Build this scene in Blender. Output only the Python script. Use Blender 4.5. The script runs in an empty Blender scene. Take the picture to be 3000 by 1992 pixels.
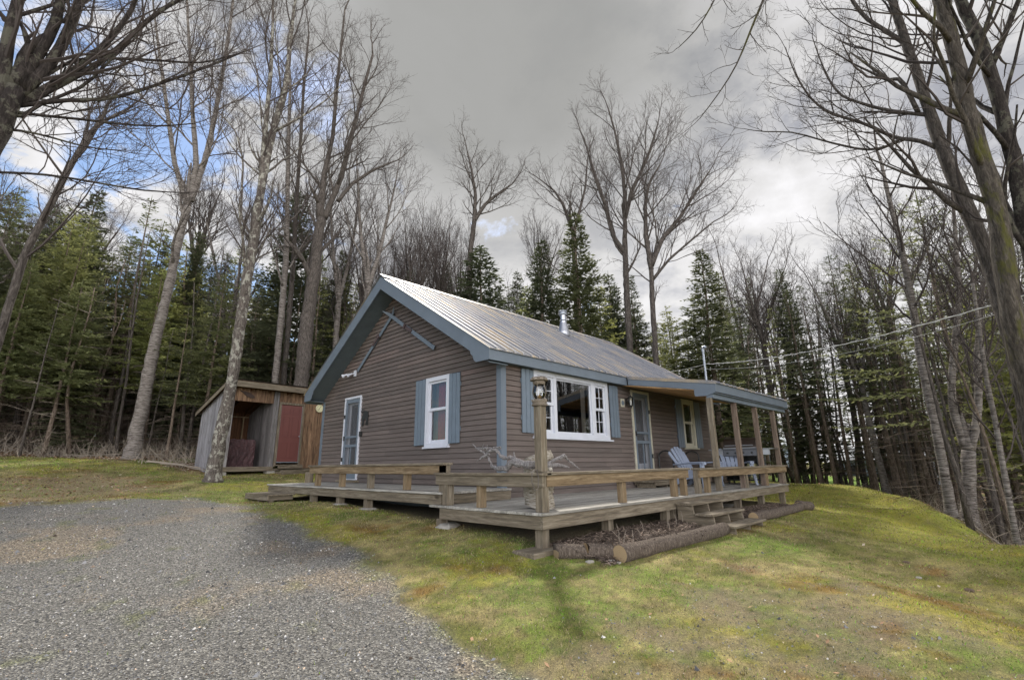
import bpy, math, random
import numpy as np
from mathutils import Vector, Matrix
PI = math.pi
scn = bpy.context.scene
col = scn.collection
rnd = random.Random(7)
nrg = np.random.RandomState(11)

# ------------------------------------------------------------------ camera frame
CAM = np.array([-6.096, -6.2862, 0.5721])
YAW, PIT, ROL, FPX = 0.7768, 0.2527, -0.0137, 1408.76      # focal length in pixels of a 3000 px wide frame
fw = np.array([math.cos(PIT)*math.cos(YAW), math.cos(PIT)*math.sin(YAW), math.sin(PIT)])
rt0 = np.array([math.sin(YAW), -math.cos(YAW), 0.0]); up0 = np.cross(rt0, fw)
rt = math.cos(ROL)*rt0 + math.sin(ROL)*up0
up = -math.sin(ROL)*rt0 + math.cos(ROL)*up0
def ray(x, y): return fw + (x-1500)/FPX*rt - (y-996)/FPX*up
def at(x, y, dist):
    """point seen at photo pixel (x, y) at a horizontal distance in metres"""
    d = ray(x, y); return CAM + d*(dist/math.hypot(d[0], d[1]))
def pxm(r, p):   # pixel radius -> metres at p (wide lens: width stretches off axis)
    v_ = np.array(p)-CAM; z_ = abs(float(v_ @ fw)); return r*z_/FPX*z_/math.hypot(z_, float(v_ @ rt))

# ------------------------------------------------------------------ tags / linking
def tag(o, label=None, cat=None, group=None, kind=None):
    if label: o['label'] = label
    if cat: o['category'] = cat
    if group: o['group'] = group
    if kind: o['kind'] = kind
    return o
ORG = {}
def empty(name, loc, rz=0.0, label=None, cat=None, group=None, kind=None):
    o = bpy.data.objects.new(name, None); o.location = loc; o.rotation_euler = (0, 0, rz)
    o.empty_display_size = .2
    col.objects.link(o)
    ORG[o.name] = Vector(loc) if rz == 0 else Vector((0, 0, 0))
    return tag(o, label, cat, group, kind)

class MB:
    """collects shapes, links them as ONE mesh object"""
    def __init__(s): s.v = []; s.f = []; s.n = 0; s.buck = {}; s.blocks = []; s.bulk = []
    def add(s, vs, fs):
        b = len(s.v); s.v.extend([tuple(map(float, p)) for p in vs]); s.f.extend([tuple(b+i for i in f) for f in fs]); return s
    def box(s, x0, x1, y0, y1, z0, z1):
        return s.add([(x0,y0,z0),(x1,y0,z0),(x1,y1,z0),(x0,y1,z0),(x0,y0,z1),(x1,y0,z1),(x1,y1,z1),(x0,y1,z1)],
                     [(0,3,2,1),(4,5,6,7),(0,1,5,4),(1,2,6,5),(2,3,7,6),(3,0,4,7)])
    def cbox(s, x0, x1, y0, y1, z0, z1, c=.004):
        """box with chamfered vertical / long edges"""
        c = min(c, (x1-x0)*.3, (y1-y0)*.3, (z1-z0)*.3)
        V = []; 
        for z, e in ((z0, c), (z0+c, 0), (z1-c, 0), (z1, c)):
            V += [(x0+e,y0+e,z),(x1-e,y0+e,z),(x1-e,y1-e,z),(x0+e,y1-e,z)]
        F = [(3,2,1,0), (12,13,14,15)]
        for k in range(3):
            for i in range(4):
                j = (i+1) % 4; F.append((4*k+i, 4*k+j, 4*k+4+j, 4*k+4+i))
        return s.add(V, F)
    def obox(s, c, ax, ay, az):
        c, ax, ay, az = map(np.array, (c, ax, ay, az)); V = []
        for k in (-1, 1):
            for i, j in ((-1,-1),(1,-1),(1,1),(-1,1)): V.append(c+i*ax+j*ay+k*az)
        return s.add(V, [(0,3,2,1),(4,5,6,7),(0,1,5,4),(1,2,6,5),(2,3,7,6),(3,0,4,7)])
    def prism(s, poly, off):
        """closed 3d polygon extruded by vector off"""
        n = len(poly); off = np.array(off, float)
        P = [np.array(p, float) for p in poly]; V = P + [p+off for p in P]
        F = [tuple(range(n))[::-1], tuple(range(n, 2*n))]
        for i in range(n): j = (i+1) % n; F.append((i, j, n+j, n+i))
        return s.add(V, F)
    def tube(s, pts, rad, ns=8):
        pts = np.array(pts, float); n = len(pts)
        if np.isscalar(rad): rad = [rad]*n
        s.buck.setdefault((n, ns), []).append((pts, np.array(rad, float))); return s
    def lathe(s, prof, c=(0,0,0), ns=16, ax=2):
        V = []; F = []
        for r, h in prof:
            for k in range(ns):
                a = 2*PI*k/ns; p = [r*math.cos(a), r*math.sin(a), h]
                if ax == 0: p = [p[2], p[0], p[1]]
                if ax == 1: p = [p[1], p[2], p[0]]
                V.append((c[0]+p[0], c[1]+p[1], c[2]+p[2]))
        for i in range(len(prof)-1):
            for k in range(ns):
                j = (k+1) % ns; F.append((i*ns+k, i*ns+j, (i+1)*ns+j, (i+1)*ns+k))
        F.append(tuple(range(ns))[::-1]); F.append(tuple((len(prof)-1)*ns+k for k in range(ns)))
        return s.add(V, F)
    def quads(s, Q):
        """array (m,4,3)"""
        if len(Q): s.blocks.append(np.asarray(Q, float)); 
        return s
    def arrays(s):
        vs = [np.array(s.v, float).reshape(-1, 3)]; nb = len(s.v)
        loops = [np.array([i for f in s.f for i in f], np.int32)]; tot = [np.array([len(f) for f in s.f], np.int32)]
        jobs = [(n, ns, np.array([i[0] for i in it]), np.array([i[1] for i in it])) for (n, ns), it in s.buck.items()]
        jobs += [(P.shape[1], ns, P, R) for P, R, ns in s.bulk]
        for n, ns, P, R in jobs:
            T = np.gradient(P, axis=1); T /= np.linalg.norm(T, axis=2, keepdims=True)+1e-9
            D = P[:, -1]-P[:, 0]; ref = np.zeros_like(D); ref[np.arange(len(D)), np.argmin(np.abs(D), axis=1)] = 1
            U = np.cross(T, ref[:, None, :]); U /= np.linalg.norm(U, axis=2, keepdims=True)+1e-9
            W = np.cross(T, U); a = np.arange(ns)*2*PI/ns
            V = P[:, :, None, :] + R[:, :, None, None]*(np.cos(a)[None, None, :, None]*U[:, :, None, :] + np.sin(a)[None, None, :, None]*W[:, :, None, :])
            if ns in (12, 14): V = P[:, :, None, :]+(V-P[:, :, None, :])*(1+np.random.RandomState(len(P)+n).normal(0, .04, V.shape[:3]+(1,)))
            m = len(P); vs.append(V.reshape(-1, 3))
            base = nb + np.arange(m)[:, None, None]*n*ns + np.arange(n-1)[None, :, None]*ns
            k = np.arange(ns)[None, None, :]; k2 = (k+1) % ns
            q = np.stack([base+k, base+k2, base+ns+k2, base+ns+k], -1).reshape(-1)
            loops.append(q.astype(np.int32)); tot.append(np.full(m*(n-1)*ns, 4, np.int32))
            if ns > 4:      # end caps
                c0 = (nb + np.arange(m)[:, None]*n*ns + np.arange(ns)[None, ::-1]).reshape(-1)
                c1 = (nb + np.arange(m)[:, None]*n*ns + (n-1)*ns + np.arange(ns)[None, :]).reshape(-1)
                loops += [c0.astype(np.int32), c1.astype(np.int32)]; tot += [np.full(m, ns, np.int32)]*2
            nb += m*n*ns
        for Q in s.blocks:
            m = len(Q); vs.append(Q.reshape(-1, 3)); k = Q.shape[1]
            loops.append((nb+np.arange(m*k)).astype(np.int32)); tot.append(np.full(m, k, np.int32)); nb += m*k
        return np.concatenate(vs), np.concatenate(loops), np.concatenate(tot)
    def mesh(s, name, mat, org=(0, 0, 0), smooth=False):
        V, L, T = s.arrays(); V = V-np.array(org, float)
        me = bpy.data.meshes.new(name)
        me.vertices.add(len(V)); me.vertices.foreach_set('co', V.astype(np.float32).ravel())
        me.loops.add(len(L)); me.loops.foreach_set('vertex_index', L)
        me.polygons.add(len(T)); st = np.concatenate([[0], np.cumsum(T)[:-1]]).astype(np.int32)
        me.polygons.foreach_set('loop_start', st); me.polygons.foreach_set('loop_total', T)
        me.update(calc_edges=True)
        me.polygons.foreach_set('use_smooth', np.full(len(T), bool(smooth)))
        me.materials.append(mat); return me
    def build(s, name, mat, parent=None, org=None, smooth=False):
        if parent is not None: o_ = ORG[parent.name]
        else: o_ = Vector(org) if org is not None else Vector((0, 0, 0))
        me = s.mesh(name, mat, tuple(o_), smooth)
        o = bpy.data.objects.new(name, me); col.objects.link(o)
        if parent is not None: o.parent = parent
        else: o.location = o_
        ORG[o.name] = Vector(o_)
        return o
def copy_tree(o, parent=None):
    c = o.copy(); col.objects.link(c); c.parent = parent
    for ch in list(o.children): copy_tree(ch, c)
    return c

# ------------------------------------------------------------------ materials
def lin(c):
    return tuple(((v/12.92) if v <= .04045 else ((v+.055)/1.055)**2.4) for v in [x/255 for x in c])+(1,)
class NT:
    def __init__(s, name):
        s.m = bpy.data.materials.new(name); s.m.use_nodes = True; s.t = s.m.node_tree; s.N = s.t.nodes; s.L = s.t.links
        s.b = s.N['Principled BSDF']; s.tc = s.N.new('ShaderNodeTexCoord')
    def n(s, ty, **kw):
        o = s.N.new(ty)
        for k, v in kw.items(): setattr(o, k, v)
        return o
    def lk(s, a, b): s.L.new(a, b)
    def map(s, scale=(1,1,1), src='Object', rot=(0,0,0)):
        m = s.n('ShaderNodeMapping'); m.inputs['Scale'].default_value = scale; m.inputs['Rotation'].default_value = rot
        s.lk(s.tc.outputs[src], m.inputs['Vector']); return m.outputs['Vector']
    def noise(s, vec, sc, det=4, rough=.55, dist=0):
        t = s.n('ShaderNodeTexNoise'); t.inputs['Scale'].default_value = sc; t.inputs['Detail'].default_value = det
        t.inputs['Roughness'].default_value = rough; t.inputs['Distortion'].default_value = dist
        s.lk(vec, t.inputs['Vector']); return t.outputs['Fac']
    def vor(s, vec, sc, out='Distance', feat='F1'):
        t = s.n('ShaderNodeTexVoronoi'); t.inputs['Scale'].default_value = sc; t.feature = feat
        s.lk(vec, t.inputs['Vector']); return t.outputs[out]
    def ramp(s, fac, stops):
        r = s.n('ShaderNodeValToRGB'); e = r.color_ramp.elements
        while len(e) < len(stops): e.new(.5)
        for i, (p, c) in enumerate(stops):
            e[i].position = p; e[i].color = c if len(c) == 4 else tuple(c)+(1,)
        s.lk(fac, r.inputs['Fac']); return r.outputs['Color']
    def mix(s, fac, a, b, mode='MIX'):
        m = s.n('ShaderNodeMix', data_type='RGBA', blend_type=mode)
        for i, v in ((0, fac), (6, a), (7, b)):
            if hasattr(v, 'is_linked'): s.lk(v, m.inputs[i])
            else: m.inputs[i].default_value = v
        return m.outputs[2]
    def bump(s, h, st=.3, dist=.01):
        b = s.n('ShaderNodeBump'); b.inputs['Strength'].default_value = st; b.inputs['Distance'].default_value = dist
        s.lk(h, b.inputs['Height']); s.lk(b.outputs['Normal'], s.b.inputs['Normal'])
    def base(s, c):
        if hasattr(c, 'is_linked'): s.lk(c, s.b.inputs['Base Color'])
        else: s.b.inputs['Base Color'].default_value = c
    def rough(s, v): s.b.inputs['Roughness'].default_value = v
def g(v, t=(1,1,1)): return (v*t[0], v*t[1], v*t[2], 1)

def paint(name, c, var=.12, rough=.5, sc=3, metal=0, bump=.15):
    t = NT(name); v = t.map(); n = t.noise(v, sc, 6, .65); c = tuple(c)
    lo = tuple(x*(1-var) for x in c[:3])+(1,); hi = tuple(min(1, x*(1+var)) for x in c[:3])+(1,)
    t.base(t.ramp(n, [(.3, lo), (.7, hi)])); t.rough(rough); t.b.inputs['Metallic'].default_value = metal
    if bump: t.bump(t.noise(v, sc*20, 3), bump, .003)
    return t.m
def wood(name, axis, cols, sc=1.0, rough=.8, knots=True, plank=None, bump=.4):
    """weathered wood, grain along axis; plank=(axis,width) gives every board its own tone"""
    t = NT(name); s = [9*sc]*3; s['xyz'.index(axis)] = .7*sc
    v = t.map(tuple(s)); n = t.noise(v, 3, 7, .65, .6); v2 = t.map(tuple(x*5 for x in s)); n2 = t.noise(v2, 3, 4, .7)
    c = t.ramp(n, [(.28, cols[0]), (.5, cols[1]), (.72, cols[2])])
    c = t.mix(.35, c, t.ramp(n2, [(.35, g(.25)), (.65, g(1))]), 'MULTIPLY')
    if knots:
        k = [1.6]*3; k['xyz'.index(axis)] = .55
        kv = t.vor(t.map(tuple(k)), 2.2); c = t.mix(t.ramp(kv, [(.05, g(.8)), (.1, g(0))]), c, (cols[0][0]*.35, cols[0][1]*.3, cols[0][2]*.25, 1))
    if plank:
        sp = t.n('ShaderNodeSeparateXYZ'); t.lk(t.tc.outputs['Object'], sp.inputs[0])
        d = t.n('ShaderNodeMath', operation='DIVIDE'); d.inputs[1].default_value = plank[1]; t.lk(sp.outputs['XYZ'.index(plank[0].upper())], d.inputs[0])
        f = t.n('ShaderNodeMath', operation='FLOOR'); t.lk(d.outputs[0], f.inputs[0])
        w = t.n('ShaderNodeTexWhiteNoise', noise_dimensions='1D'); t.lk(f.outputs[0], w.inputs['W'])
        c = t.mix(.8, c, t.ramp(w.outputs['Value'], [(0, g(.62)), (1, g(1.25))]), 'MULTIPLY')
    t.base(c); t.rough(rough); t.b.inputs['Specular IOR Level'].default_value = .25
    t.bump(n2, bump, .004); return t.m

M = {}
GREY = [lin((82,74,64)), lin((118,108,93)), lin((152,142,126))]
TAN = [lin((86,71,53)), lin((128,110,86)), lin((160,142,116))]
DECK = [lin((126,122,116)), lin((166,162,154)), lin((202,198,192))]
for a in 'xyz':
    M['grey_'+a] = wood('weathered_wood_'+a, a, GREY)
    M['tan_'+a] = wood('treated_wood_'+a, a, TAN)
M['deck_x'] = wood('deck_boards_x', 'x', DECK, plank=('y', .142), knots=False)
M['deck_y'] = wood('deck_boards_y', 'y', DECK, plank=('x', .142), knots=False)
M['redwood_z'] = wood('stained_post', 'z', [lin((84,72,64)), lin((118,103,92)), lin((144,131,119))])
SID = [lin((88,79,75)), lin((99,90,86)), lin((110,101,97))]
def siding_mat(name, ax):
    t = NT(name); s = [8, 8, 8]; s['xyz'.index(ax)] = .5
    n = t.noise(t.map(tuple(s)), 4, 6, .6, .4); c = t.ramp(n, [(.2, SID[0]), (.5, SID[1]), (.8, SID[2])])
    sp = t.n('ShaderNodeSeparateXYZ'); t.lk(t.tc.outputs['Object'], sp.inputs[0])
    k = t.n('ShaderNodeMath', operation='DIVIDE'); k.inputs[1].default_value = .1; t.lk(sp.outputs[2], k.inputs[0])
    f = t.n('ShaderNodeMath', operation='FLOOR'); t.lk(k.outputs[0], f.inputs[0])
    # boards of uneven length: cell number along the wall shifts per course
    d = t.n('ShaderNodeMath', operation='MULTIPLY_ADD'); d.inputs[1].default_value = 1/2.4; t.lk(sp.outputs['XYZ'.index(ax.upper())], d.inputs[0])
    w0 = t.n('ShaderNodeTexWhiteNoise', noise_dimensions='1D'); t.lk(f.outputs[0], w0.inputs['W']); t.lk(w0.outputs['Value'], d.inputs[2])
    f2 = t.n('ShaderNodeMath', operation='FLOOR'); t.lk(d.outputs[0], f2.inputs[0])
    cb = t.n('ShaderNodeCombineXYZ'); t.lk(f.outputs[0], cb.inputs[0]); t.lk(f2.outputs[0], cb.inputs[1])
    w = t.n('ShaderNodeTexWhiteNoise', noise_dimensions='3D'); t.lk(cb.outputs[0], w.inputs['Vector'])
    c = t.mix(.75, c, t.ramp(w.outputs['Value'], [(0, (.76,.77,.77,1)), (.85, (1.1,1.08,1.07,1)), (1, (1.34,1.18,1.16,1))]), 'MULTIPLY')
    n3 = t.noise(t.map((1,1,.6)), .9, 4); c = t.mix(.5, c, t.ramp(n3, [(.3, g(.8)), (.7, g(1.15))]), 'MULTIPLY')
    t.base(c); t.rough(.75); t.b.inputs['Specular IOR Level'].default_value = .3
    t.bump(t.noise(t.map(tuple(x*6 for x in s)), 4, 4), .25, .003); return t.m
M['siding_x'] = siding_mat('lap_siding_x', 'x'); M['siding_y'] = siding_mat('lap_siding_y', 'y')
M['blue'] = paint('slate_blue_paint', lin((98,108,119)), .1, .55, 2.2)
M['blue_lt'] = paint('shutter_blue_paint', lin((100,112,124)), .09, .5, 4)
M['soffit'] = paint('grey_soffit_paint', lin((84,94,100)), .15, .7, 3)
M['white'] = paint('white_trim_paint', lin((192,195,204)), .06, .5, 5)
M['cream'] = paint('cream_trim_paint', lin((176,172,156)), .08, .55, 5)
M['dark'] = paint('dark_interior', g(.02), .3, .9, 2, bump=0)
M['black'] = paint('black_metal', g(.02), .3, .45, 6)
M['redpaint'] = paint('red_door_paint', lin((108,66,62)), .08, .45, 3)
M['orangewood'] = wood('orange_plank', 'z', [lin((64,52,44)), lin((122,96,76)), lin((176,146,116))], plank=('x', .19), sc=.8)
M['shedgrey'] = wood('grey_plank', 'z', [lin((88,84,82)), lin((134,130,130)), lin((168,165,166))], plank=('x', .16))
M['shedgrey_s'] = wood('grey_plank_side', 'z', [lin((92,90,90)), lin((136,134,138)), lin((168,167,172))], plank=('y', .16))
M['brownwood'] = wood('brown_plank_inside', 'z', [lin((60,40,28)), lin((96,66,46)), lin((130,92,66))], plank=('x', .2))
M['ceilwood'] = wood('pine_ceiling', 'x', [lin((190,142,96)), lin((216,172,124)), lin((228,190,146))], knots=True, plank=('y', .12))
M['weathergrey'] = wood('silver_wood', 'z', [lin((120,116,114)), lin((158,154,150)), lin((190,186,182))])
M['concrete'] = paint('concrete', lin((150,146,138)), .22, .9, 8, bump=.5)
M['chunk'] = paint('soil_clod', lin((92,76,62)), .3, .9, 12, bump=.8)
M['chairblue'] = paint('blue_grey_resin', lin((138,148,168)), .05, .4, 3)
M['steel'] = paint('stainless_steel', lin((170,172,178)), .1, .28, 6, metal=.9, bump=0)
M['steel_dark'] = paint('dull_steel', lin((110,112,118)), .15, .4, 6, metal=.8, bump=0)
M['galv'] = paint('galvanised_pipe', lin((160,166,176)), .15, .4, 8, metal=.6, bump=0)
M['bronze'] = paint('grill_lid_enamel', lin((74,66,62)), .15, .3, 4, metal=.4)
M['tank'] = paint('pale_tank_paint', lin((190,186,140)), .1, .5, 4)
M['mesh_cloth'] = paint('red_curtain', lin((196,58,66)), .25, .9, 12)
M['curtain'] = paint('grey_curtain', lin((150,146,140)), .2, .9, 12)
M['rope'] = paint('dark_cable', lin((90,84,78)), .2, .8, 10)
M['wire'] = paint('bright_wire', lin((190,190,188)), .1, .5, 10)
M['clockface'] = paint('cream_clock_face', lin((224,220,180)), .06, .5, 20)
M['ink'] = paint('clock_ink', lin((90,92,62)), .1, .6, 20)

def glass(name, tint=.8, refl=.55, rough=.0):
    t = NT(name); t.N.remove(t.b)
    tr = t.n('ShaderNodeBsdfTransparent'); tr.inputs[0].default_value = (tint,)*3+(1,)
    gl = t.n('ShaderNodeBsdfGlossy'); gl.inputs['Roughness'].default_value = rough; gl.inputs[0].default_value = (.95, .97, 1, 1)
    lw = t.n('ShaderNodeFresnel'); lw.inputs['IOR'].default_value = 1.9
    m = t.n('ShaderNodeMixShader'); t.lk(lw.outputs[0], m.inputs[0]); t.lk(tr.outputs[0], m.inputs[1]); t.lk(gl.outputs[0], m.inputs[2])
    t.lk(m.outputs[0], t.N['Material Output'].inputs[0]); return t.m
M['glass'] = glass('window_glass'); M['lampglass'] = glass('lamp_glass', .92)
def screen():
    t = NT('insect_screen'); tr = t.n('ShaderNodeBsdfTransparent')
    t.base(lin((96,98,104))); t.rough(.7); m = t.n('ShaderNodeMixShader'); m.inputs[0].default_value = .42
    t.lk(tr.outputs[0], m.inputs[1]); t.lk(t.b.outputs[0], m.inputs[2]); t.lk(m.outputs[0], t.N['Material Output'].inputs[0]); return t.m
M['screen'] = screen()
def roofmat():
    t = NT('ribbed_metal_roof'); n = t.noise(t.map((2.2, .25, .25)), 3, 5, .6)
    pan = t.ramp(n, [(.35, lin((88,92,106))), (.5, lin((128,128,131))), (.66, lin((182,160,124)))])
    sp = t.n('ShaderNodeSeparateXYZ'); t.lk(t.tc.outputs['Object'], sp.inputs[0])
    a = t.n('ShaderNodeMath', operation='MULTIPLY_ADD'); a.inputs[1].default_value = 1/.229; a.inputs[2].default_value = .528/.229; t.lk(sp.outputs[0], a.inputs[0])
    f = t.n('ShaderNodeMath', operation='FRACT'); t.lk(a.outputs[0], f.inputs[0])
    rib = t.ramp(f.outputs[0], [(.0, g(.1)), (.21, g(.0)), (.25, g(.5)), (.30, g(.1)), (.50, g(0)), (.55, g(.6)), (.60, g(.05)), (.76, g(0)), (.82, g(1)), (.90, g(1)), (.95, g(.25))])
    c = t.mix(rib, pan, lin((160,160,165)))
    n2 = t.noise(t.map((1,1,1)), 25, 4); c = t.mix(.4, c, t.ramp(n2, [(.3, g(.65)), (.6, g(1))]), 'MULTIPLY')
    t.base(c); t.b.inputs['Metallic'].default_value = .25; t.rough(.5); return t.m
M['roof'] = roofmat()
def tarp():
    t = NT('brown_tarpaulin'); v = t.map((1,1,.8)); n = t.noise(v, 5, 5, .6, 1.5)
    t.base(t.ramp(n, [(.3, lin((58,38,42))), (.7, lin((96,70,72)))])); t.rough(.28)
    w = t.noise(t.map((1,1,.4)), 7, 6, .7, 2.5); t.bump(w, 1.0, .08); return t.m
M['tarp'] = tarp()

def bark(name, cols, lichen=None, moss=None, birch=False, sc=1.0):
    t = NT(name)
    if birch:
        v = t.map((1.2*sc, 1.2*sc, 9*sc)); n = t.noise(v, 4, 6, .75, .4)
        c = t.ramp(n, [(.36, cols[0]), (.45, cols[1]), (.62, cols[2])])
        hgt = n
    else:
        v = t.map((7*sc, 7*sc, 1.6*sc)); n = t.noise(v, 4, 8, .72, .8)
        c = t.ramp(n, [(.3, cols[0]), (.5, cols[1]), (.7, cols[2])]); hgt = n
    if lichen:
        l = t.noise(t.map((1,1,.8)), 5.5*sc, 7, .72, .3); c = t.mix(t.ramp(l, [(.52, g(0)), (.57, g(.85))]), c, lichen)
    if moss:
        l = t.noise(t.map((1,1,.4)), 3.0, 6, .7, .3); c = t.mix(t.ramp(l, [(.54, g(0)), (.62, g(.8))]), c, moss)
    t.base(c); t.rough(.9); t.b.inputs['Specular IOR Level'].default_value = .15
    t.bump(hgt, .9, .03); return t.m
M['bark'] = bark('grey_brown_bark', [lin((40,36,33)), lin((80,74,70)), lin((120,113,107))])
M['bark_dark'] = bark('dark_bark', [lin((28,25,24)), lin((54,49,47)), lin((84,77,73))], lichen=lin((94,92,82)))
M['bark_moss'] = bark('mossy_bark', [lin((40,36,33)), lin((76,70,64)), lin((112,105,97))], moss=lin((84,84,38)))
M['bark_lichen'] = bark('lichen_bark', [lin((36,32,29)), lin((92,85,80)), lin((130,123,116))], lichen=lin((158,156,146)))
M['bark_birch'] = bark('yellow_birch_bark', [lin((40,35,32)), lin((98,91,86)), lin((146,140,135))], birch=True)
M['bark_pine'] = bark('conifer_bark', [lin((58,50,44)), lin((102,90,80)), lin((140,128,116))])
M['twig'] = paint('fine_twig', lin((66,58,55)), .25, .9, 3, bump=0)
M['twig_lt'] = paint('pale_twig', lin((140,130,118)), .3, .9, 3, bump=0)
M['log'] = bark('spruce_log_bark', [lin((58,50,46)), lin((98,88,80)), lin((146,134,124))], sc=2.2)
M['driftwood'] = bark('silver_driftwood', [lin((70,66,66)), lin((132,128,128)), lin((176,172,172))], sc=3)
M['birchlog'] = bark('white_birch_bark', [lin((70,60,46)), lin((152,143,128)), lin((196,190,182))], birch=True, sc=2.2)
def rings():
    t = NT('cut_log_end'); w = t.n('ShaderNodeTexWave', wave_type='RINGS', rings_direction='X'); w.inputs['Scale'].default_value = 30; w.inputs['Distortion'].default_value = 4
    t.lk(t.tc.outputs['Object'], w.inputs['Vector']); t.base(t.ramp(w.outputs['Fac'], [(0, lin((140,118,88))), (1, lin((164,144,112)))])); t.rough(.8); return t.m
M['cutend'] = rings()
def foliage(name, c1, c2, tr=.35):
    t = NT(name); v = t.map((1,1,1)); n = t.noise(v, 1.3, 4, .6)
    oi = t.n('ShaderNodeObjectInfo')
    c = t.ramp(n, [(.35, c1), (.65, c2)])
    c = t.mix(.6, c, t.ramp(oi.outputs['Random'], [(0, (.7,.75,.7,1)), (.6, (1.05,1.0,1.0,1)), (1, (1.35,1.3,.95,1))]), 'MULTIPLY')
    t.base(c); t.rough(.65); t.b.inputs['Specular IOR Level'].default_value = .2
    tl = t.n('ShaderNodeBsdfTranslucent'); t.lk(c, tl.inputs[0]); m = t.n('ShaderNodeMixShader'); m.inputs[0].default_value = tr
    t.lk(t.b.outputs[0], m.inputs[1]); t.lk(tl.outputs[0], m.inputs[2]); t.lk(m.outputs[0], t.N['Material Output'].inputs[0]); return t.m
M['needle_dark'] = foliage('spruce_needles', lin((80,86,68)), lin((110,116,88)), .45)
M['needle_mid'] = foliage('fir_needles', lin((110,116,82)), lin((150,154,108)), .5)
M['needle_light'] = foliage('young_fir_needles', lin((138,144,90)), lin((180,184,122)), .5)
def colattr(name, rough=.9, tr=0, noise=0, bumpsc=0):
    t = NT(name); a = t.n('ShaderNodeAttribute'); a.attribute_name = 'Col'; c = a.outputs['Color']
    if noise:
        n = t.noise(t.map(), noise, 6, .8); c = t.mix(.75, c, t.ramp(n, [(.3, g(.45)), (.5, g(.95)), (.7, g(1.45))]), 'MULTIPLY')
        n = t.noise(t.map(), noise*3.5, 3, .8); c = t.mix(.85, c, t.ramp(n, [(.34, g(.35)), (.5, g(1.0)), (.66, (1.9,1.75,1.5,1))]), 'MULTIPLY')
    t.base(c); t.rough(rough); t.b.inputs['Specular IOR Level'].default_value = .2
    if tr:
        tl = t.n('ShaderNodeBsdfTranslucent'); t.lk(c, tl.inputs[0]); m = t.n('ShaderNodeMixShader'); m.inputs[0].default_value = tr
        t.lk(t.b.outputs[0], m.inputs[1]); t.lk(tl.outputs[0], m.inputs[2]); t.lk(m.outputs[0], t.N['Material Output'].inputs[0])
    return t
def groundmat():
    t = colattr('soil_and_turf', noise=30)
    n = t.noise(t.map(), 55, 5, .8); t.bump(n, .8, .03); return t.m
def gravelmat():
    t = NT('crushed_stone'); a = t.n('ShaderNodeAttribute'); a.attribute_name = 'Col'
    v = t.map(); vc = t.vor(v, 78, 'Color'); bw = t.n('ShaderNodeRGBToBW'); t.lk(vc, bw.inputs[0])
    c = t.mix(.9, a.outputs['Color'], t.ramp(bw.outputs[0], [(.12, g(.22)), (.45, g(.8)), (.75, g(1.6)), (.9, g(3.0))]), 'MULTIPLY')
    t.base(c); t.rough(.85); d = t.vor(v, 78); t.bump(d, 1.0, .02); return t.m
M['ground'] = groundmat(); M['gravel'] = gravelmat()
M['grass'] = colattr('grass_blades', .8, .3).m; M['litter'] = colattr('leaf_litter', .9, .15).m; M['chips'] = colattr('stone_chips', .8).m

# ------------------------------------------------------------------ terrain
def vnoise(x, y, s, seed=0):
    x = np.asarray(x, float)*s; y = np.asarray(y, float)*s
    xi = np.floor(x); yi = np.floor(y); fx = x-xi; fy = y-yi; fx = fx*fx*(3-2*fx); fy = fy*fy*(3-2*fy)
    def h(a, b):
        v = np.sin(a*127.1+b*311.7+seed*74.7)*43758.5453; return v-np.floor(v)
    return (h(xi,yi)*(1-fx)+h(xi+1,yi)*fx)*(1-fy)+(h(xi,yi+1)*(1-fx)+h(xi+1,yi+1)*fx)*fy
def fbm(x, y, s, o=4, seed=0):
    r = 0; a = .5
    for k in range(o): r = r+a*vnoise(x, y, s*2**k, seed+k*3); a *= .55
    return r/ (sum(.5*.55**k for k in range(o)))
CP = [(-6.1,-6.3,-.93), (-3.4,-3.6,-.66), (-1.56,-2.27,-.44), (-1.5,-.24,-.30), (-1.5,1.98,-.19), (-1.5,3.05,-.15), (-2.1,5.2,-.2),
      (-1.0,6.8,-.16), (.03,-2.27,-.40), (1.73,-2.35,-.42), (4.9,-2.4,-.42), (7.6,-2.3,-.47), (0,3,-.25), (4,3,-.15), (8,5,.05), (3,-3.3,-.5), (-.9,-2.95,-.53),
      (4,9,.3), (1.5,10.5,.3), (-8,-9,-1.0), (-2,-8,-.99), (3,-5.5,-.75), (-9,-2,-.85), (-12,2,-.5), (9,0,-.47), (12,3,-.42)]
for x, y, d in [(0,1992,4.6),(0,1480,11.5),(500,1460,12.3),(800,1470,12),(620,1412,15.5),(300,1420,15.5),(0,1410,15.5),(0,1322,24),(385,1342,21.5),(200,1338,24),
                (600,1388,19),(760,1395,18),(480,1372,19),
                (3000,1590,11.2),(2800,1508,15),(2590,1440,21.5),(2302,1417,24),(2450,1427,22.5),(2700,1465,18.6),(2370,1500,12.3)]:
    CP.append(tuple(at(x, y, d)))
def azp(px, d, z):
    p = at(px, 1350, d); return (p[0], p[1], z)
CP += [azp(2600,8,-.82),azp(2600,12,-.77),azp(2600,16,-.70),azp(2450,9,-.66),azp(2450,14,-.59),azp(2450,18,-.56),azp(2800,7,-.88),azp(2800,11,-.84),azp(3000,6.5,-.93),azp(3000,9,-.9),azp(2700,14,-.76),azp(2350,18,-.52),azp(2500,6.5,-.74)]
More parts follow.
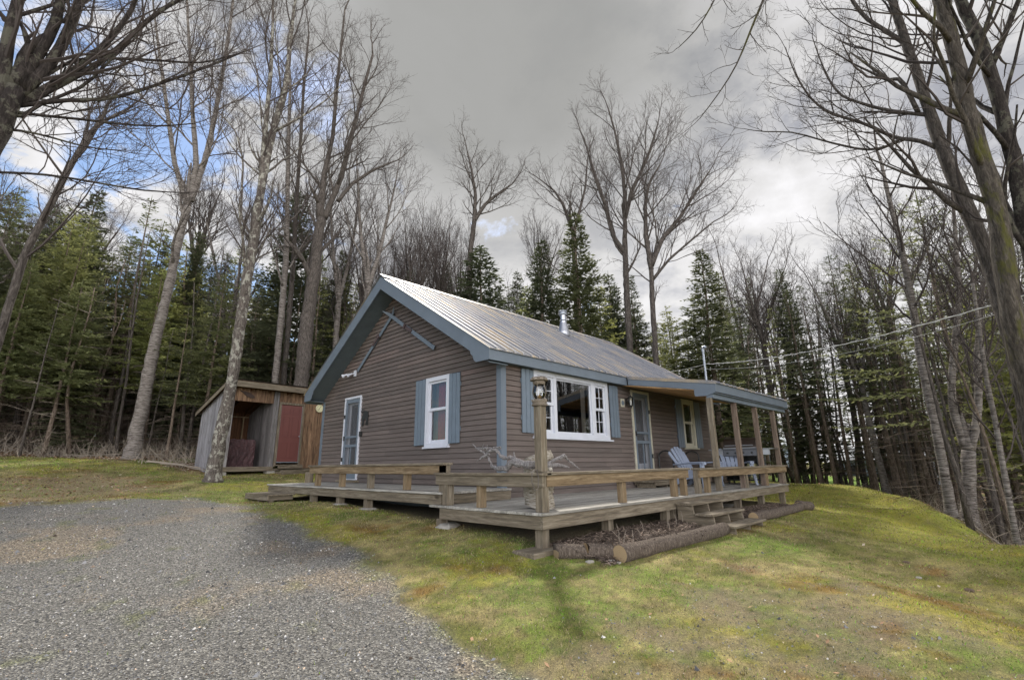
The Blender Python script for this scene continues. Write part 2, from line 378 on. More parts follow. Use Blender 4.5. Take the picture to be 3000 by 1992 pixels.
CP += [azp(3000,15,-1.9),azp(3000,19,-2.6),azp(3000,30,-2.8),azp(2850,20.5,-2.2),azp(2800,30,-2.4),azp(2700,25,-1.7),azp(2650,34,-1.5),azp(2560,29,-1.15),azp(2480,34,-.9),
       azp(2350,34,-.7),azp(2400,50,-.6),azp(2650,50,-1.0),azp(3300,15,-2.2),azp(3300,30,-3),azp(2100,30,-.3),azp(1900,35,.3),azp(1500,30,.8),azp(1500,55,1.5),azp(1000,30,1.5),azp(1000,55,2.6),
       azp(500,32,2.0),azp(500,55,3.2),azp(0,32,2.1),azp(0,55,3.4),azp(-600,20,.9),azp(-600,50,2.5),azp(-300,12,0.0),azp(2100,60,-.3),azp(2600,75,-.8),azp(3000,60,-2.5)]
CP = np.array(CP)
def _phi(d): return np.sqrt(d*d+.6)
_D = _phi(np.hypot(CP[:,0][:,None]-CP[:,0][None], CP[:,1][:,None]-CP[:,1][None])); _n = len(CP)
_A = np.zeros((_n+1, _n+1)); _A[:_n,:_n] = _D+np.eye(_n)*-.05; _A[:_n,_n] = 1; _A[_n,:_n] = 1
_W = np.linalg.solve(_A, np.append(CP[:,2], 0))
def gz(x, y):
    x = np.asarray(x, float); y = np.asarray(y, float); sh = x.shape; x = x.ravel(); y = y.ravel(); out = np.empty(len(x))
    # beyond 80 m hold the height of the rim
    dx = x-CAM[0]; dy = y-CAM[1]; r = np.hypot(dx, dy); k = np.minimum(1, 80/np.maximum(r, 1e-6)); xe = CAM[0]+dx*k; ye = CAM[1]+dy*k
    for i in range(0, len(x), 20000):
        s = slice(i, i+20000)
        out[s] = _phi(np.hypot(xe[s][:,None]-CP[:,0], ye[s][:,None]-CP[:,1])) @ _W[:_n] + _W[_n]
    out = np.clip(out, -3.4, 4.5) + (fbm(x, y, .9, 4, 5)-.5)*.05 + (fbm(x, y, .25, 3, 9)-.5)*.08*np.clip((r-8)/10, 0, 1)
    return out.reshape(sh)
def gz1(x, y): return float(gz(np.array([x]), np.array([y]))[0])
def hit(px, py):
    """where the photo ray meets the ground"""
    d = ray(px, py); d = d/math.hypot(d[0], d[1]); lo = .8; prev = lo
    ts = np.concatenate([np.arange(.8, 20, .05), np.arange(20, 70, .25)])
    P = CAM[None]+d[None]*ts[:, None]; z = gz(P[:,0], P[:,1]); k = np.argmax(P[:,2] < z)
    return P[k]

def sdf(x, y, poly):
    """signed distance, negative inside"""
    d = np.full(x.shape, 1e9); ins = np.zeros(x.shape, bool); n = len(poly)
    for i in range(n):
        ax, ay = poly[i][:2]; bx, by = poly[(i+1) % n][:2]; ex, ey = bx-ax, by-ay
        t = np.clip(((x-ax)*ex+(y-ay)*ey)/(ex*ex+ey*ey+1e-9), 0, 1); d = np.minimum(d, np.hypot(x-ax-t*ex, y-ay-t*ey))
        c = ((ay > y) != (by > y)) & (x < (bx-ax)*(y-ay)/((by-ay) if abs(by-ay) > 1e-9 else 1e-9)+ax); ins ^= c
    return np.where(ins, -d, d)
GRAV = [hit(*p)[:2] for p in [(-200,1500),(0,1482),(300,1468),(560,1460),(680,1474),(770,1500),(850,1545),(960,1590),(1060,1660),(1180,1740),(1290,1820),(1370,1900),(1420,1985)]]
GRAV += [(-3.9,-4.9),(-5.5,-7.5),(-8,-11),(-16,-11),(-18,-2),(-12,6)]
FOREST = [azp(*p)[:2] for p in [(-500,17,0),(0,21.5,0),(200,21.5,0),(330,20.8,0),(480,19.6,0),(560,19,0),(700,23,0),(900,26,0),(1200,27,0),(1500,26,0),(1900,26,0),(2250,30,0),(2300,27,0),(2450,23.2,0),(2590,22,0),(2700,19,0),(2800,15.4,0),(2900,13.2,0),(3000,11.5,0),(3300,9.5,0),(3500,20,0),(3300,90,0),(1500,95,0),(0,90,0),(-800,60,0)]]
FIELD = [azp(*p)[:2] for p in [(2240,28,0),(2300,27,0),(2420,26,0),(2520,27,0),(2660,26,0),(2700,33,0),(2640,46,0),(2250,48,0)]]
BARE = [hit(*p)[:2] for p in [(2080,1715),(2300,1690),(2500,1710),(2620,1790),(2800,1850),(2990,1930),(2995,1988),(1500,1988),(1650,1900),(1900,1860),(2010,1790)]]
BARE2 = [hit(*p)[:2] for p in [(0,1400),(250,1390),(420,1400),(500,1440),(300,1462),(0,1476)]]
def zones(x, y):
    """-> gravel weight, forest weight, field weight, bare weight, bare2"""
    e = (fbm(x, y, 1.6, 5, 21)-.5)
    gr = np.clip(.5-(sdf(x, y, GRAV)+e*1.1)/.35, 0, 1)
    fo = np.clip(.5-(sdf(x, y, FOREST)+e*1.4)/.8, 0, 1); fi = np.clip(.5-(sdf(x, y, FIELD)+e)/1.0, 0, 1); fo = fo*(1-fi)
    ba = np.clip(.5-(sdf(x, y, BARE)+e*1.8)/.7, 0, 1); b2 = np.clip(.5-(sdf(x, y, BARE2)+e*2)/1.2, 0, 1)
    return gr, fo, fi, ba, b2
def mixc(a, b, t): return a*(1-t[..., None])+np.array(b)[None]*t[..., None]
def lawncol(x, y):
    n1 = fbm(x, y, .55, 4, 31); n2 = fbm(x, y, 2.2, 4, 32); n3 = fbm(x, y, 6, 3, 33); n4 = fbm(x, y, .9, 4, 38)
    n2 = n2+(fbm(x, y, 12, 3, 41)-.5)*.35; n1 = n1+(fbm(x, y, 9, 3, 42)-.5)*.25; n4 = n4+(fbm(x, y, 11, 3, 43)-.5)*.3; c = np.zeros(x.shape+(3,))+np.array([.175,.175,.055])
    c = mixc(c, [.40,.33,.18], np.clip((n2-.44)*6, 0, 1)*.8)
    c = mixc(c, [.15,.21,.04], np.clip((n1-.50)*7, 0, 1)*.8)
    c = mixc(c, [.32,.29,.05], np.clip((n4-.55)*7, 0, 1)*.7)
    c = mixc(c, [.22,.10,.03], np.clip((fbm(x, y, 1.3, 4, 36)-.63)*9, 0, 1)*.7)
    n5 = fbm(x, y, 17, 4, 39); c = mixc(c, [.30,.235,.13], np.clip((fbm(x, y, 8, 4, 40)-.56)*9, 0, 1)*.6); c = mixc(c, [.10,.085,.05], np.clip((n5-.60)*10, 0, 1)*.6); c = c*np.array([1.02,1.05,.9])*(.20+.68*n3[..., None]+.70*n5[..., None])
    # mossy gold band on the far lawn, right of the deck
    gl = np.clip(1-sdf(x, y, [(6.5,-2.6),(9.5,-.5),(19,1.2),(16,-2.4),(9,-5.2),(4,-5.8)])/1.5, 0, 1); c = mixc(c, [.30,.30,.045], gl*.7*np.clip(n2*1.6, 0, 1))
    return c
def groundcol(x, y):
    gr, fo, fi, ba, b2 = zones(x, y); c = lawncol(x, y); n3 = fbm(x, y, 5, 3, 44)
    lit = np.zeros_like(c)+np.array([.20,.135,.085]); lit = mixc(lit, [.10,.075,.05], np.clip((n3-.4)*4, 0, 1)); lit = mixc(lit, [.12,.17,.03], np.clip((fbm(x, y, .7, 4, 47)-.60)*9, 0, 1))
    c = mixc(c, [.19,.155,.115], ba*.65*np.clip((fbm(x, y, 3.2, 4, 48)-.33)*5, .1, 1)); c = c*(.75+.5*fbm(x, y, 22, 3, 49)[..., None]); c = mixc(c, [.28,.215,.15], b2*.7)
    c = c*(1-fo[..., None])+lit*fo[..., None]
    c = mixc(c, [.16,.27,.045], fi)
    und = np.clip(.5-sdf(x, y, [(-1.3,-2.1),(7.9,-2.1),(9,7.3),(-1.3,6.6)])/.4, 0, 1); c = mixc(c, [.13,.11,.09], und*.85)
    return c, gr
NA, NR = 640, 400
rr = np.concatenate([[.05], np.geomspace(.5, 260, NR)]); aa = np.linspace(0, 2*PI, NA, endpoint=False)
X = CAM[0]+rr[:, None]*np.cos(aa)[None]; Y = CAM[1]+rr[:, None]*np.sin(aa)[None]
# stable world-space ground: heights and colours depend only on x, y
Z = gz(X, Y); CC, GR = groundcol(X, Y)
gn = fbm(X, Y, 1.1, 4, 51)
gc = np.zeros_like(CC)+np.array([.140,.134,.122]); gc = mixc(gc, [.25,.19,.12], np.clip((gn-.54)*7, 0, 1)*.55); gc = mixc(gc, [.12,.13,.04], np.clip((fbm(X, Y, 3.5, 4, 55)-.66)*8, 0, 1)*.6)
CC = CC*(1-GR[..., None])+gc*GR[..., None]
fi0 = np.arange(NR)[:, None]*NA+np.arange(NA)[None]; k1 = (np.arange(NA)+1) % NA
F = np.stack([fi0, np.arange(NR)[:, None]*NA+k1[None], (np.arange(NR)[:, None]+1)*NA+k1[None], fi0+NA], -1).reshape(-1, 4)[:, ::-1]
gmask = (GR.reshape(-1)[F].mean(1) > .5)
VV = np.stack([X, Y, Z], -1).reshape(-1, 3); CV = CC.reshape(-1, 3)
def subsheet(name, keep, mat, kind, label=None, cat=None):
    fs = F[keep]; used = np.unique(fs); remap = -np.ones(len(VV), np.int64); remap[used] = np.arange(len(used)); fs = remap[fs]
    me = bpy.data.meshes.new(name); me.vertices.add(len(used)); me.vertices.foreach_set('co', VV[used].astype(np.float32).ravel())
    me.loops.add(fs.size); me.loops.foreach_set('vertex_index', fs.astype(np.int32).ravel()); me.polygons.add(len(fs))
    me.polygons.foreach_set('loop_start', (np.arange(len(fs))*4).astype(np.int32)); me.polygons.foreach_set('loop_total', np.full(len(fs), 4, np.int32)); me.update(calc_edges=True)
    me.polygons.foreach_set('use_smooth', np.ones(len(fs), bool))
    a = me.color_attributes.new('Col', 'FLOAT_COLOR', 'POINT'); a.data.foreach_set('color', np.concatenate([CV[used], np.ones((len(used), 1))], 1).astype(np.float32).ravel())
    me.materials.append(mat); o = bpy.data.objects.new(name, me); col.objects.link(o); tag(o, label, cat, None, kind); return o
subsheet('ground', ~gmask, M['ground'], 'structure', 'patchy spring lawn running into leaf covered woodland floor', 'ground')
subsheet('gravel_driveway', gmask, M['gravel'], 'structure', 'grey crushed stone driveway in the left foreground', 'driveway')

# ------------------------------------------------------------------ ground cover (countless small things)
def quadset(P, colr, name, mat, label, cat, tri=False):
    m, k = P.shape[:2]; me = bpy.data.meshes.new(name); me.vertices.add(m*k); me.vertices.foreach_set('co', P.astype(np.float32).ravel())
    me.loops.add(m*k); me.loops.foreach_set('vertex_index', np.arange(m*k, dtype=np.int32)); me.polygons.add(m)
    me.polygons.foreach_set('loop_start', (np.arange(m)*k).astype(np.int32)); me.polygons.foreach_set('loop_total', np.full(m, k, np.int32)); me.update(calc_edges=True)
    me.polygons.foreach_set('use_smooth', np.zeros(m, bool))
    a = me.color_attributes.new('Col', 'FLOAT_COLOR', 'POINT'); a.data.foreach_set('color', np.concatenate([np.repeat(colr, k, 0), np.ones((m*k, 1))], 1).astype(np.float32).ravel())
    me.materials.append(mat); o = bpy.data.objects.new(name, me); col.objects.link(o); tag(o, label, cat, None, 'stuff'); return o
def scatter(n, r0, r1, a0=-30, a1=125, pw=1.0):
    u = nrg.rand(n); r = (r0**pw+(r1**pw-r0**pw)*u)**(1/pw); a = np.radians(a0+(a1-a0)*nrg.rand(n)); return CAM[0]+r*np.cos(a), CAM[1]+r*np.sin(a), r
def grass():
    x, y, r = scatter(800000, 1.6, 30, pw=.75); gr, fo, fi, ba, b2 = zones(x, y)
    clump = fbm(x, y, 3, 3, 61)
    keep = (nrg.rand(len(x)) < (1-gr)**2*(1-fo)*(1-.6*ba)*(1-.6*b2)*np.clip(clump*1.7-.1, .12, 1)+.012*gr)
    keep &= ~((x > -1.2) & (x < 8) & (y > -2.15) & (y < 7)); keep &= ~((x > -1.2) & (x < 1.7) & (y > -3.05) & (y < -2.1)) & ~((x >= 1.7) & (x < 7.2) & (y > -2.95) & (y < -2.1))
    x, y, r = x[keep], y[keep], r[keep]; n = len(x); z = gz(x, y)
    h = (.008+.020*nrg.rand(n)**2)*(1+r*.035); w = .0022*(1+r*.22); a = nrg.rand(n)*2*PI; ln = h*(.3+.9*nrg.rand(n)); b = nrg.rand(n)*2*PI
    p = np.stack([x, y, z-.004], -1); wv = np.stack([np.cos(a)*w, np.sin(a)*w, 0*w], -1); tip = p+np.stack([np.cos(b)*ln, np.sin(b)*ln, h], -1)
    P = np.stack([p-wv, p+wv, tip], 1); c = lawncol(x, y); v = nrg.rand(n)[:, None]
    c = np.where(v < .40, np.array([.34,.28,.17])*(.4+1.0*nrg.rand(n)[:, None]), c*(.45+1.3*nrg.rand(n)[:, None])); c = np.where(v > .9, c*np.array([.8,1.5,.6]), c)
    quadset(P, np.clip(c, 0, .8), 'grass', M['grass'], 'short patchy spring grass with dry straw growing over the yard', 'grass')
grass()
def chips():
    x, y, r = scatter(90000, 1.5, 13, pw=.8); gr, fo, fi, ba, b2 = zones(x, y)
    keep = nrg.rand(len(x)) < gr*.9+ba*.35*(1-gr)+.02*(1-fo); keep &= ~((x > -1.2) & (y > -2.1)); x, y, r = x[keep], y[keep], r[keep]; n = len(x); z = gz(x, y)
    s = .0035+.0065*nrg.rand(n)**2+.012*(nrg.rand(n) > .992); s *= (1+r*.05)
    a = nrg.rand(n)*2*PI; base = np.stack([x, y, z+s*.1], -1); pts = []
    for k in range(4):
        rr_ = s*(.7+.6*nrg.rand(n)); aa_ = a+k*PI/2; pts.append(base+np.stack([np.cos(aa_)*rr_, np.sin(aa_)*rr_*.75, -s*.2], -1))
    top = base+np.stack([(nrg.rand(n)-.5)*s, (nrg.rand(n)-.5)*s, s*(.4+.5*nrg.rand(n))], -1)
    P = np.concatenate([np.stack([pts[k], pts[(k+1) % 4], top], 1) for k in range(4)]); t = nrg.rand(n)[:, None]
    c = np.array([.17,.17,.175])*(.35+1.3*t**1.6); c = np.where(nrg.rand(n)[:, None] > .92, np.array([.62,.6,.58]), c); c = np.where(nrg.rand(n)[:, None] > .9, c*np.array([1.3,1.0,.75]), c)
    quadset(P, np.tile(c, (4, 1)), 'gravel_stones', M['chips'], 'loose grey crushed stones lying on the driveway and bare lawn', 'gravel')
chips()
def leaves():
    x, y, r = scatter(150000, 2.0, 40, pw=1.0); gr, fo, fi, ba, b2 = zones(x, y)
    keep = nrg.rand(len(x)) < (fo+.5*b2+.06*ba+.025*(1-gr)+.004*gr)*np.where(r < 7, .5, 1); keep &= ~((x > -1.2) & (x < 9) & (y > -2.1) & (y < 7.5)); x, y, r = x[keep], y[keep], r[keep]; n = len(x); z = gz(x, y)
    s = (.006+.018*nrg.rand(n))*(1+np.clip(r-6, 0, 14)*.09); a = nrg.rand(n)*2*PI; c0 = np.stack([x, y, z+.008+.02*nrg.rand(n)], -1)
    u = np.stack([np.cos(a), np.sin(a), (nrg.rand(n)-.5)*1.2], -1)*s[:, None]; w = np.stack([-np.sin(a), np.cos(a), (nrg.rand(n)-.5)*1.2], -1)*(s*.6)[:, None]
    P = np.stack([c0-u, c0-w, c0+u, c0+w], 1); t = nrg.rand(n)[:, None]; c = np.array([.30,.19,.115])*(.4+1.1*t); c = np.where(nrg.rand(n)[:, None] > .88, np.array([.5,.42,.33]), c)
    quadset(P, c, 'fallen_leaves', M['litter'], 'dry brown leaves littering the woodland floor and yard edges', 'leaves')
leaves()
def mulch():
    n = 11000; x = -1.35+8.35*nrg.rand(n); u = nrg.rand(n); yf = np.where(x < 1.75, -3.02, -2.9); y = yf+u*(-2.0-yf); k = ~((x > 1.75) & (x < 3.3) & (y < -2.3)) & ~((x < -1.3) & (y > -2.5-(x+1.9)*.6)); x, y, u = x[k], y[k], u[k]; n = len(x)
    u = np.clip(u, 0, 1); z = gz(x, y)+.0+.05*np.sin(np.clip(u, 0, 1)*PI)+.03*(nrg.rand(n)) - .03*np.clip((x-4)/2, 0, 1)
    a = nrg.rand(n)*2*PI; L = .012+.03*nrg.rand(n); d = np.stack([np.cos(a), np.sin(a), (nrg.rand(n)-.5)*1.0], -1)*L[:, None]; w = np.stack([-np.sin(a), np.cos(a), .3+0*a], -1)*(.003+.004*nrg.rand(n))[:, None]
    c0 = np.stack([x, y, z], -1); P = np.stack([c0-d-w, c0+d-w, c0+d+w, c0-d+w], 1)
    c = np.array([.20,.155,.125])*(.35+1.5*nrg.rand(n)[:, None]**1.5)
    quadset(P, c, 'mulch', M['litter'], 'dark bark mulch and dry stalks heaped between the deck and the edging logs', 'mulch')
    xs = np.linspace(-1.2, 7.1, 88); yfr = lambda a: -3.05 if a < 1.7 else -2.95; ys = range(12); m = MB(); V = []; F_ = []
    for i, a_ in enumerate(xs):
        for j in ys: b_ = yfr(a_)+j/11*(-1.95-yfr(a_)); V.append((a_, b_, gz1(a_, b_)-.01+.055*math.sin(j/11*PI)-.05*(j in (0, 11))-.03*min(1, max(0, (a_-4)/2))+.02*rnd.random() - .12*(1.8 < a_ < 3.35 and b_ < -2.4)))
    for i in range(len(xs)-1):
        for j in range(len(ys)-1): F_.append((i*12+j, (i+1)*12+j, (i+1)*12+j+1, i*12+j+1))
    m.add(V, F_); o = m.build('soil_bed', paint('mulch_soil', lin((74,62,54)), .4, .95, 30, bump=.8)); tag(o, kind='structure', label='dark soil bed under the bark mulch in front of the deck')
mulch()

# ================================================================== COTTAGE
W, L = 7.346, 9.016; OV, OE = .498, .217; ZB, ZE = 2.583, 2.364; ZP = 5.06; SL = (ZP-ZB)/(W/2+OE)
def rz(y): return ZP-SL*abs(y-W/2)
UND = .285
cot = empty('cottage', (0, 0, -.3), label='dark brown clapboard cottage with slate blue trim and ribbed metal roof', cat='house')
def subtract(iv, a, b):
    out = []
    for s, e in iv:
        if b <= s or a >= e: out.append((s, e)); continue
        if a > s: out.append((s, a))
        if b < e: out.append((b, e))
    return out
def siding(m, fn, u0, u1, z0, z1, openings, clip=None, pitch=.1):
    """lap boards; fn(u, out, z) -> point"""
    k = math.floor(z0/pitch); z = k*pitch
    while z < z1:
        a, b = max(z, z0), min(z+pitch, z1)
        iv = [(u0, u1)]
        if clip:
            h = clip((a+b)/2); iv = [(max(u0, h[0]), min(u1, h[1]))] if h[0] < h[1] else []
        for (oa, ob, oz0, oz1) in openings:
            if (a+b)/2 > oz0 and (a+b)/2 < oz1: iv = subtract(iv, oa, ob)
        for s, e in iv:
            if e-s < .01: continue
            t = b-.011; P = [fn(s, .020, a), fn(e, .020, a), fn(e, .006, t), fn(s, .006, t), fn(s, -.014, a), fn(e, -.014, a), fn(s, -.014, t), fn(e, -.014, t), fn(s, -.014, b), fn(e, -.014, b)]
            m.add(P, [(0,1,2,3), (4,5,1,0), (3,2,7,6), (6,7,9,8)])
        z += pitch
def FN(u, o, z): return (u, -o, z)        # long wall, faces -y
def GN(u, o, z): return (-o, u, z)        # gable wall, faces -x
GW = (1.487, 2.297, .945, 2.396); GD = (5.125, 6.001, .249, 2.349); BW = (.846, 3.407, 1.076, 2.389); FD = (4.448, 5.314, .227, 2.327); W2 = (7.148, 7.906, .953, 2.332)
def sh(o, d=.05): return (o[0]+d, o[1]-d, o[2]+d, o[3]-d)
m = MB(); siding(m, GN, 0, W, -.02, 4.78, [sh(GW), sh(GD)], lambda z: (W/2-(ZP-UND+.02-z)/SL, W/2+(ZP-UND+.02-z)/SL)); m.build('wall', M['siding_y'], cot)
m = MB(); siding(m, FN, 0, L, -.02, 2.42, [sh(BW), sh(FD), sh(W2)]); m.build('wall', M['siding_x'], cot)
m = MB(); siding(m, lambda u, o, z: (L+o, u, z), 0, W, -.3, 4.78, [], lambda z: (W/2-(ZP-UND-z)/SL, W/2+(ZP-UND-z)/SL)); siding(m, lambda u, o, z: (u, W+o, z), 0, L, -.3, 2.4, []); m.build('wall', M['siding_y'], cot)
# foundation skirt and the dark room behind the panes
m = MB(); m.box(.03, L-.03, .03, W-.03, -.35, -.03); m.build('foundation', paint('foundation_board', lin((70,76,78)), .2, .8, 4), cot)
for k in range(4): m = MB(); m.box(.6+k*2.2, .68+k*2.2, -.02, .025, -.12, 0.0); m.build('skirt_block', M['grey_z'], cot)
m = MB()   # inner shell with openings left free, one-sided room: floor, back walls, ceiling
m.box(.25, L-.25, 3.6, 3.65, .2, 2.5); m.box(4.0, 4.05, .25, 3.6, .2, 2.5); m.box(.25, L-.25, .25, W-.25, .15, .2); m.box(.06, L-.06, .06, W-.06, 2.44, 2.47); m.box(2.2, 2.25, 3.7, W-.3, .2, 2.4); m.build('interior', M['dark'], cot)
# corner boards
m = MB(); m.box(-.026, .0, -.022, .10, -.05, ZE); m.box(.0, .10, -.026, .0, -.05, ZE); m.build('corner_board', M['blue'], cot)
m = MB(); m.box(-.026, .0, W-.10, W+.022, -.05, ZE); m.build('corner_board', M['blue'], cot)
m = MB(); m.box(L-.10, L+.022, -.026, .0, -.05, ZE); m.build('corner_board', M['blue'], cot)
# roof: ribbed sheets on both slopes
X0, X1 = -OV-.03, L+OV+.03
def roofsheet(y_e, sgn, drop=0.):
    pr = []; p = .229; n = int((X1-X0)/p)+1
    for k in range(n):
        a = X0+k*p
        pr += [(a, 0), (a+.045, 0), (a+.051, .010), (a+.063, .010), (a+.069, 0), (a+.114, 0), (a+.120, .010), (a+.132, .010), (a+.138, 0), (a+.170, 0), (a+.182, .034), (a+.206, .034), (a+.218, 0)]
    pr = [q for q in pr if q[0] < X1]+[(X1, 0)]
    m = MB(); V = []; F_ = []; ns = 6
    for i in range(ns+1):
        t = i/ns; y = W/2+(y_e-W/2)*t
        for (x, h) in pr: V.append((x, y, rz(y)+.004+h+.002*math.sin(x*3+i)))
    q = len(pr)
    for i in range(ns):
        for j in range(q-1): F_.append((i*q+j, i*q+j+1, (i+1)*q+j+1, (i+1)*q+j) if sgn > 0 else (i*q+j+1, i*q+j, (i+1)*q+j, (i+1)*q+j+1))
    b = len(V)
    for (x, h) in pr: V.append((x, y_e, rz(y_e)-.012))
    for j in range(q-1): F_.append((ns*q+j, ns*q+j+1, b+j+1, b+j))
    m.add(V, F_); return m
roofsheet(-OE-.03, 1).build('roof', M['roof'], cot); roofsheet(W+OE+.03, -1).build('roof', M['roof'], cot)
m = MB(); m.prism([(X0-.01, W/2-.16, rz(W/2-.16)+.045), (X0-.01, W/2, ZP+.055), (X0-.01, W/2+.16, rz(W/2+.16)+.045), (X0-.01, W/2+.16, rz(W/2+.16)+.033), (X0-.01, W/2, ZP+.04), (X0-.01, W/2-.16, rz(W/2-.16)+.033)], (X1-X0+.02, 0, 0)); m.build('ridge_cap', M['roof'], cot)
# sheathing (keeps the sun out) and soffits
def slab(x0, x1, y0, y1, t0, t1):
    return [(x0, y0, rz(y0)-t0), (x1, y0, rz(y0)-t0), (x1, y1, rz(y1)-t0), (x0, y1, rz(y1)-t0), (x0, y0, rz(y0)-t1), (x1, y0, rz(y0)-t1), (x1, y1, rz(y1)-t1), (x0, y1, rz(y1)-t1)]
BF = [(0,1,2,3),(7,6,5,4),(0,4,5,1),(1,5,6,2),(2,6,7,3),(3,7,4,0)]
m = MB(); m.add(slab(-OV+.03, L+OV-.03, -OE+.03, W/2, .008, .05), BF); m.add(slab(-OV+.03, L+OV-.03, W/2, W+OE-.03, .008, .05), BF); m.build('roof_deck', M['dark'], cot)
m = MB()
for xa, xb in ((-OV+.028, -.0), (L, L+OV-.028)):
    m.add(slab(xa, xb, -OE+.03, W/2, UND-.012, UND), BF); m.add(slab(xa, xb, W/2, W+OE-.03, UND-.012, UND), BF)
m.box(-OV+.03, L+OV-.03, -OE+.028, -.03, ZE+.012, ZE+.03); m.box(-OV+.03, L+OV-.03, W+.03, W+OE-.028, ZE+.012, ZE+.03)
m.build('soffit', M['soffit'], cot)
def barge(x):
    m = MB()
    for sgn in (1, -1):
        def Yv(d): return (W/2-sgn*(W/2+OE-d))
        ye = Yv(0)
        top = [(x, W/2, ZP), (x, ye, ZB)]
        low = [(x, ye, ZE), (x, Yv(.36), ZE), (x, Yv(.42), ZE+.05), (x, Yv(.45), ZE+.13), (x, Yv(.50), ZE+.17), (x, Yv(.52), rz(Yv(.52))-.315), (x, W/2, ZP-.335)]
        m.prism(top+low, (.026, 0, 0))
    return m
barge(-OV).build('barge_board', M['blue'], cot); barge(L+OV-.026).build('barge_board', M['blue'], cot)
m = MB(); m.box(-OV+.026, 3.99, -OE, -OE+.026, ZE, ZB-.004); m.build('fascia', M['blue'], cot)
m = MB(); m.box(-OV+.026, L+OV-.026, W+OE-.026, W+OE, ZE, ZB-.004); m.build('fascia', M['blue'], cot)
# eave return seen under the far left end
m = MB(); m.box(-OV+.03, -.02, W-.02, W+OE-.03, ZE-.0, ZE+.011); m.build('eave_return', M['blue'], cot)
# chimney
cx_, cy_ = 5.75, 3.02; cz_ = rz(cy_)
ch = MB(); ch.lathe([(.0,.36),(.095,.36),(.095,.62),(.0,.62)], (cx_, cy_, cz_), 20); chim = ch.build('chimney', M['steel'], cot, smooth=False)
m = MB(); m.lathe([(.21,-.16),(.19,.02),(.11,.34),(.11,.37),(.0,.37)], (cx_, cy_, cz_), 20)
m.add([(cx_-.3,cy_-.36,rz(cy_-.36)+.034),(cx_+.3,cy_-.36,rz(cy_-.36)+.034),(cx_+.3,cy_+.3,rz(cy_+.3)+.034),(cx_-.3,cy_+.3,rz(cy_+.3)+.034)], [(0,1,2,3)]); m.build('flashing', M['steel'], chim)
m = MB(); m.lathe([(.105,.40),(.125,.41),(.105,.43)], (cx_, cy_, cz_), 20); m.build('pipe_band', M['galv'], chim); m = MB(); m.lathe([(.0,.60),(.13,.60),(.14,.63),(.14,.64),(.11,.645),(.11,.69),(.14,.70),(.145,.72),(.12,.75),(.0,.775)], (cx_, cy_, cz_), 20); m.build('chimney_cap', M['galv'], chim)

# ---- windows
def wbox(m, T, u0, u1, o0, o1, z0, z1, c=.004):
    """box in wall coordinates: T = 'g' gable / 'f' long wall, o = outward"""
    if T == 'g': m.cbox(-o1, -o0, u0, u1, z0, z1, c)
    else: m.cbox(u0, u1, -o1, -o0, z0, z1, c)
def frame(T, o, mat, w=.09, name='window_frame', out=.045, sill=True, inn=-.09):
    m = MB(); u0, u1, z0, z1 = o
    wbox(m, T, u0, u0+w, inn, out, z0, z1); wbox(m, T, u1-w, u1, inn, out, z0, z1)
    wbox(m, T, u0+w+.001, u1-w-.001, inn, out, z1-w, z1-.002); wbox(m, T, u0+w+.001, u1-w-.001, inn, out, z0+.002, z0+w*.8)
    if sill: wbox(m, T, u0-.03, u1+(.09 if T == 'f' else .03), inn, out+.03, z0-.035, z0)
    return m
def sash(T, u0, u1, z0, z1, out, w, mat, parent, munt=(0, 0), pmat=None):
    m = MB(); wbox(m, T, u0, u0+w, out-.03, out, z0, z1, .003); wbox(m, T, u1-w, u1, out-.03, out, z0, z1, .003)
    wbox(m, T, u0+w+.001, u1-w-.001, out-.03, out, z0+.001, z0+w*1.2, .003); wbox(m, T, u0+w+.001, u1-w-.001, out-.03, out, z1-w, z1-.001, .003)
    nv, nh = munt; a, b, c, d = u0+w, u1-w, z0+w*1.2, z1-w
    for k in range(nv): wbox(m, T, a+(b-a)*(k+1)/(nv+1)-.007, a+(b-a)*(k+1)/(nv+1)+.007, out-.026, out-.006, c, d, .002)
    for k in range(nh): wbox(m, T, a, b, out-.024, out-.008, c+(d-c)*(k+1)/(nh+1)-.007, c+(d-c)*(k+1)/(nh+1)+.007, .002)
    s = m.build('sash', mat, parent)
    p = MB(); f = GN if T == 'g' else FN
    p.add([f(a-.005, out-.016, c-.005), f(b+.005, out-.016, c-.005), f(b+.005, out-.016, d+.005), f(a-.005, out-.016, d+.005)], [(3,2,1,0) if T == 'g' else (0,1,2,3)]); p.build('pane', M['glass'], parent)
def curtain(T, u0, u1, z0, z1, dep, mat, parent, waves=6):
    n = 40; V = []; f = GN if T == 'g' else FN
    for k in range(n+1):
        u = u0+(u1-u0)*k/n; o = -dep+.025*math.sin(k/n*waves*2*PI)
        V += [f(u, o, z0), f(u, o, z1)]
    m = MB(); m.add(V, [(2*k, 2*k+2, 2*k+3, 2*k+1) for k in range(n)]); m.build('curtain', mat, parent)
def shutter(T, u0, u1, z0, z1, mat):
    m = MB(); n = 3; w = (u1-u0-.012*(n-1))/n
    for k in range(n): a = u0+k*(w+.012); wbox(m, T, a, a+w, .034, .054, z0+rnd.uniform(-.006,.006), z1+rnd.uniform(-.004,.004), .004)
    for zz in (z0+.24, z1-.28): wbox(m, T, u0-.006, u1+.006, .016, .034, zz, zz+.085, .003)
    m.build('shutter', mat, cot)
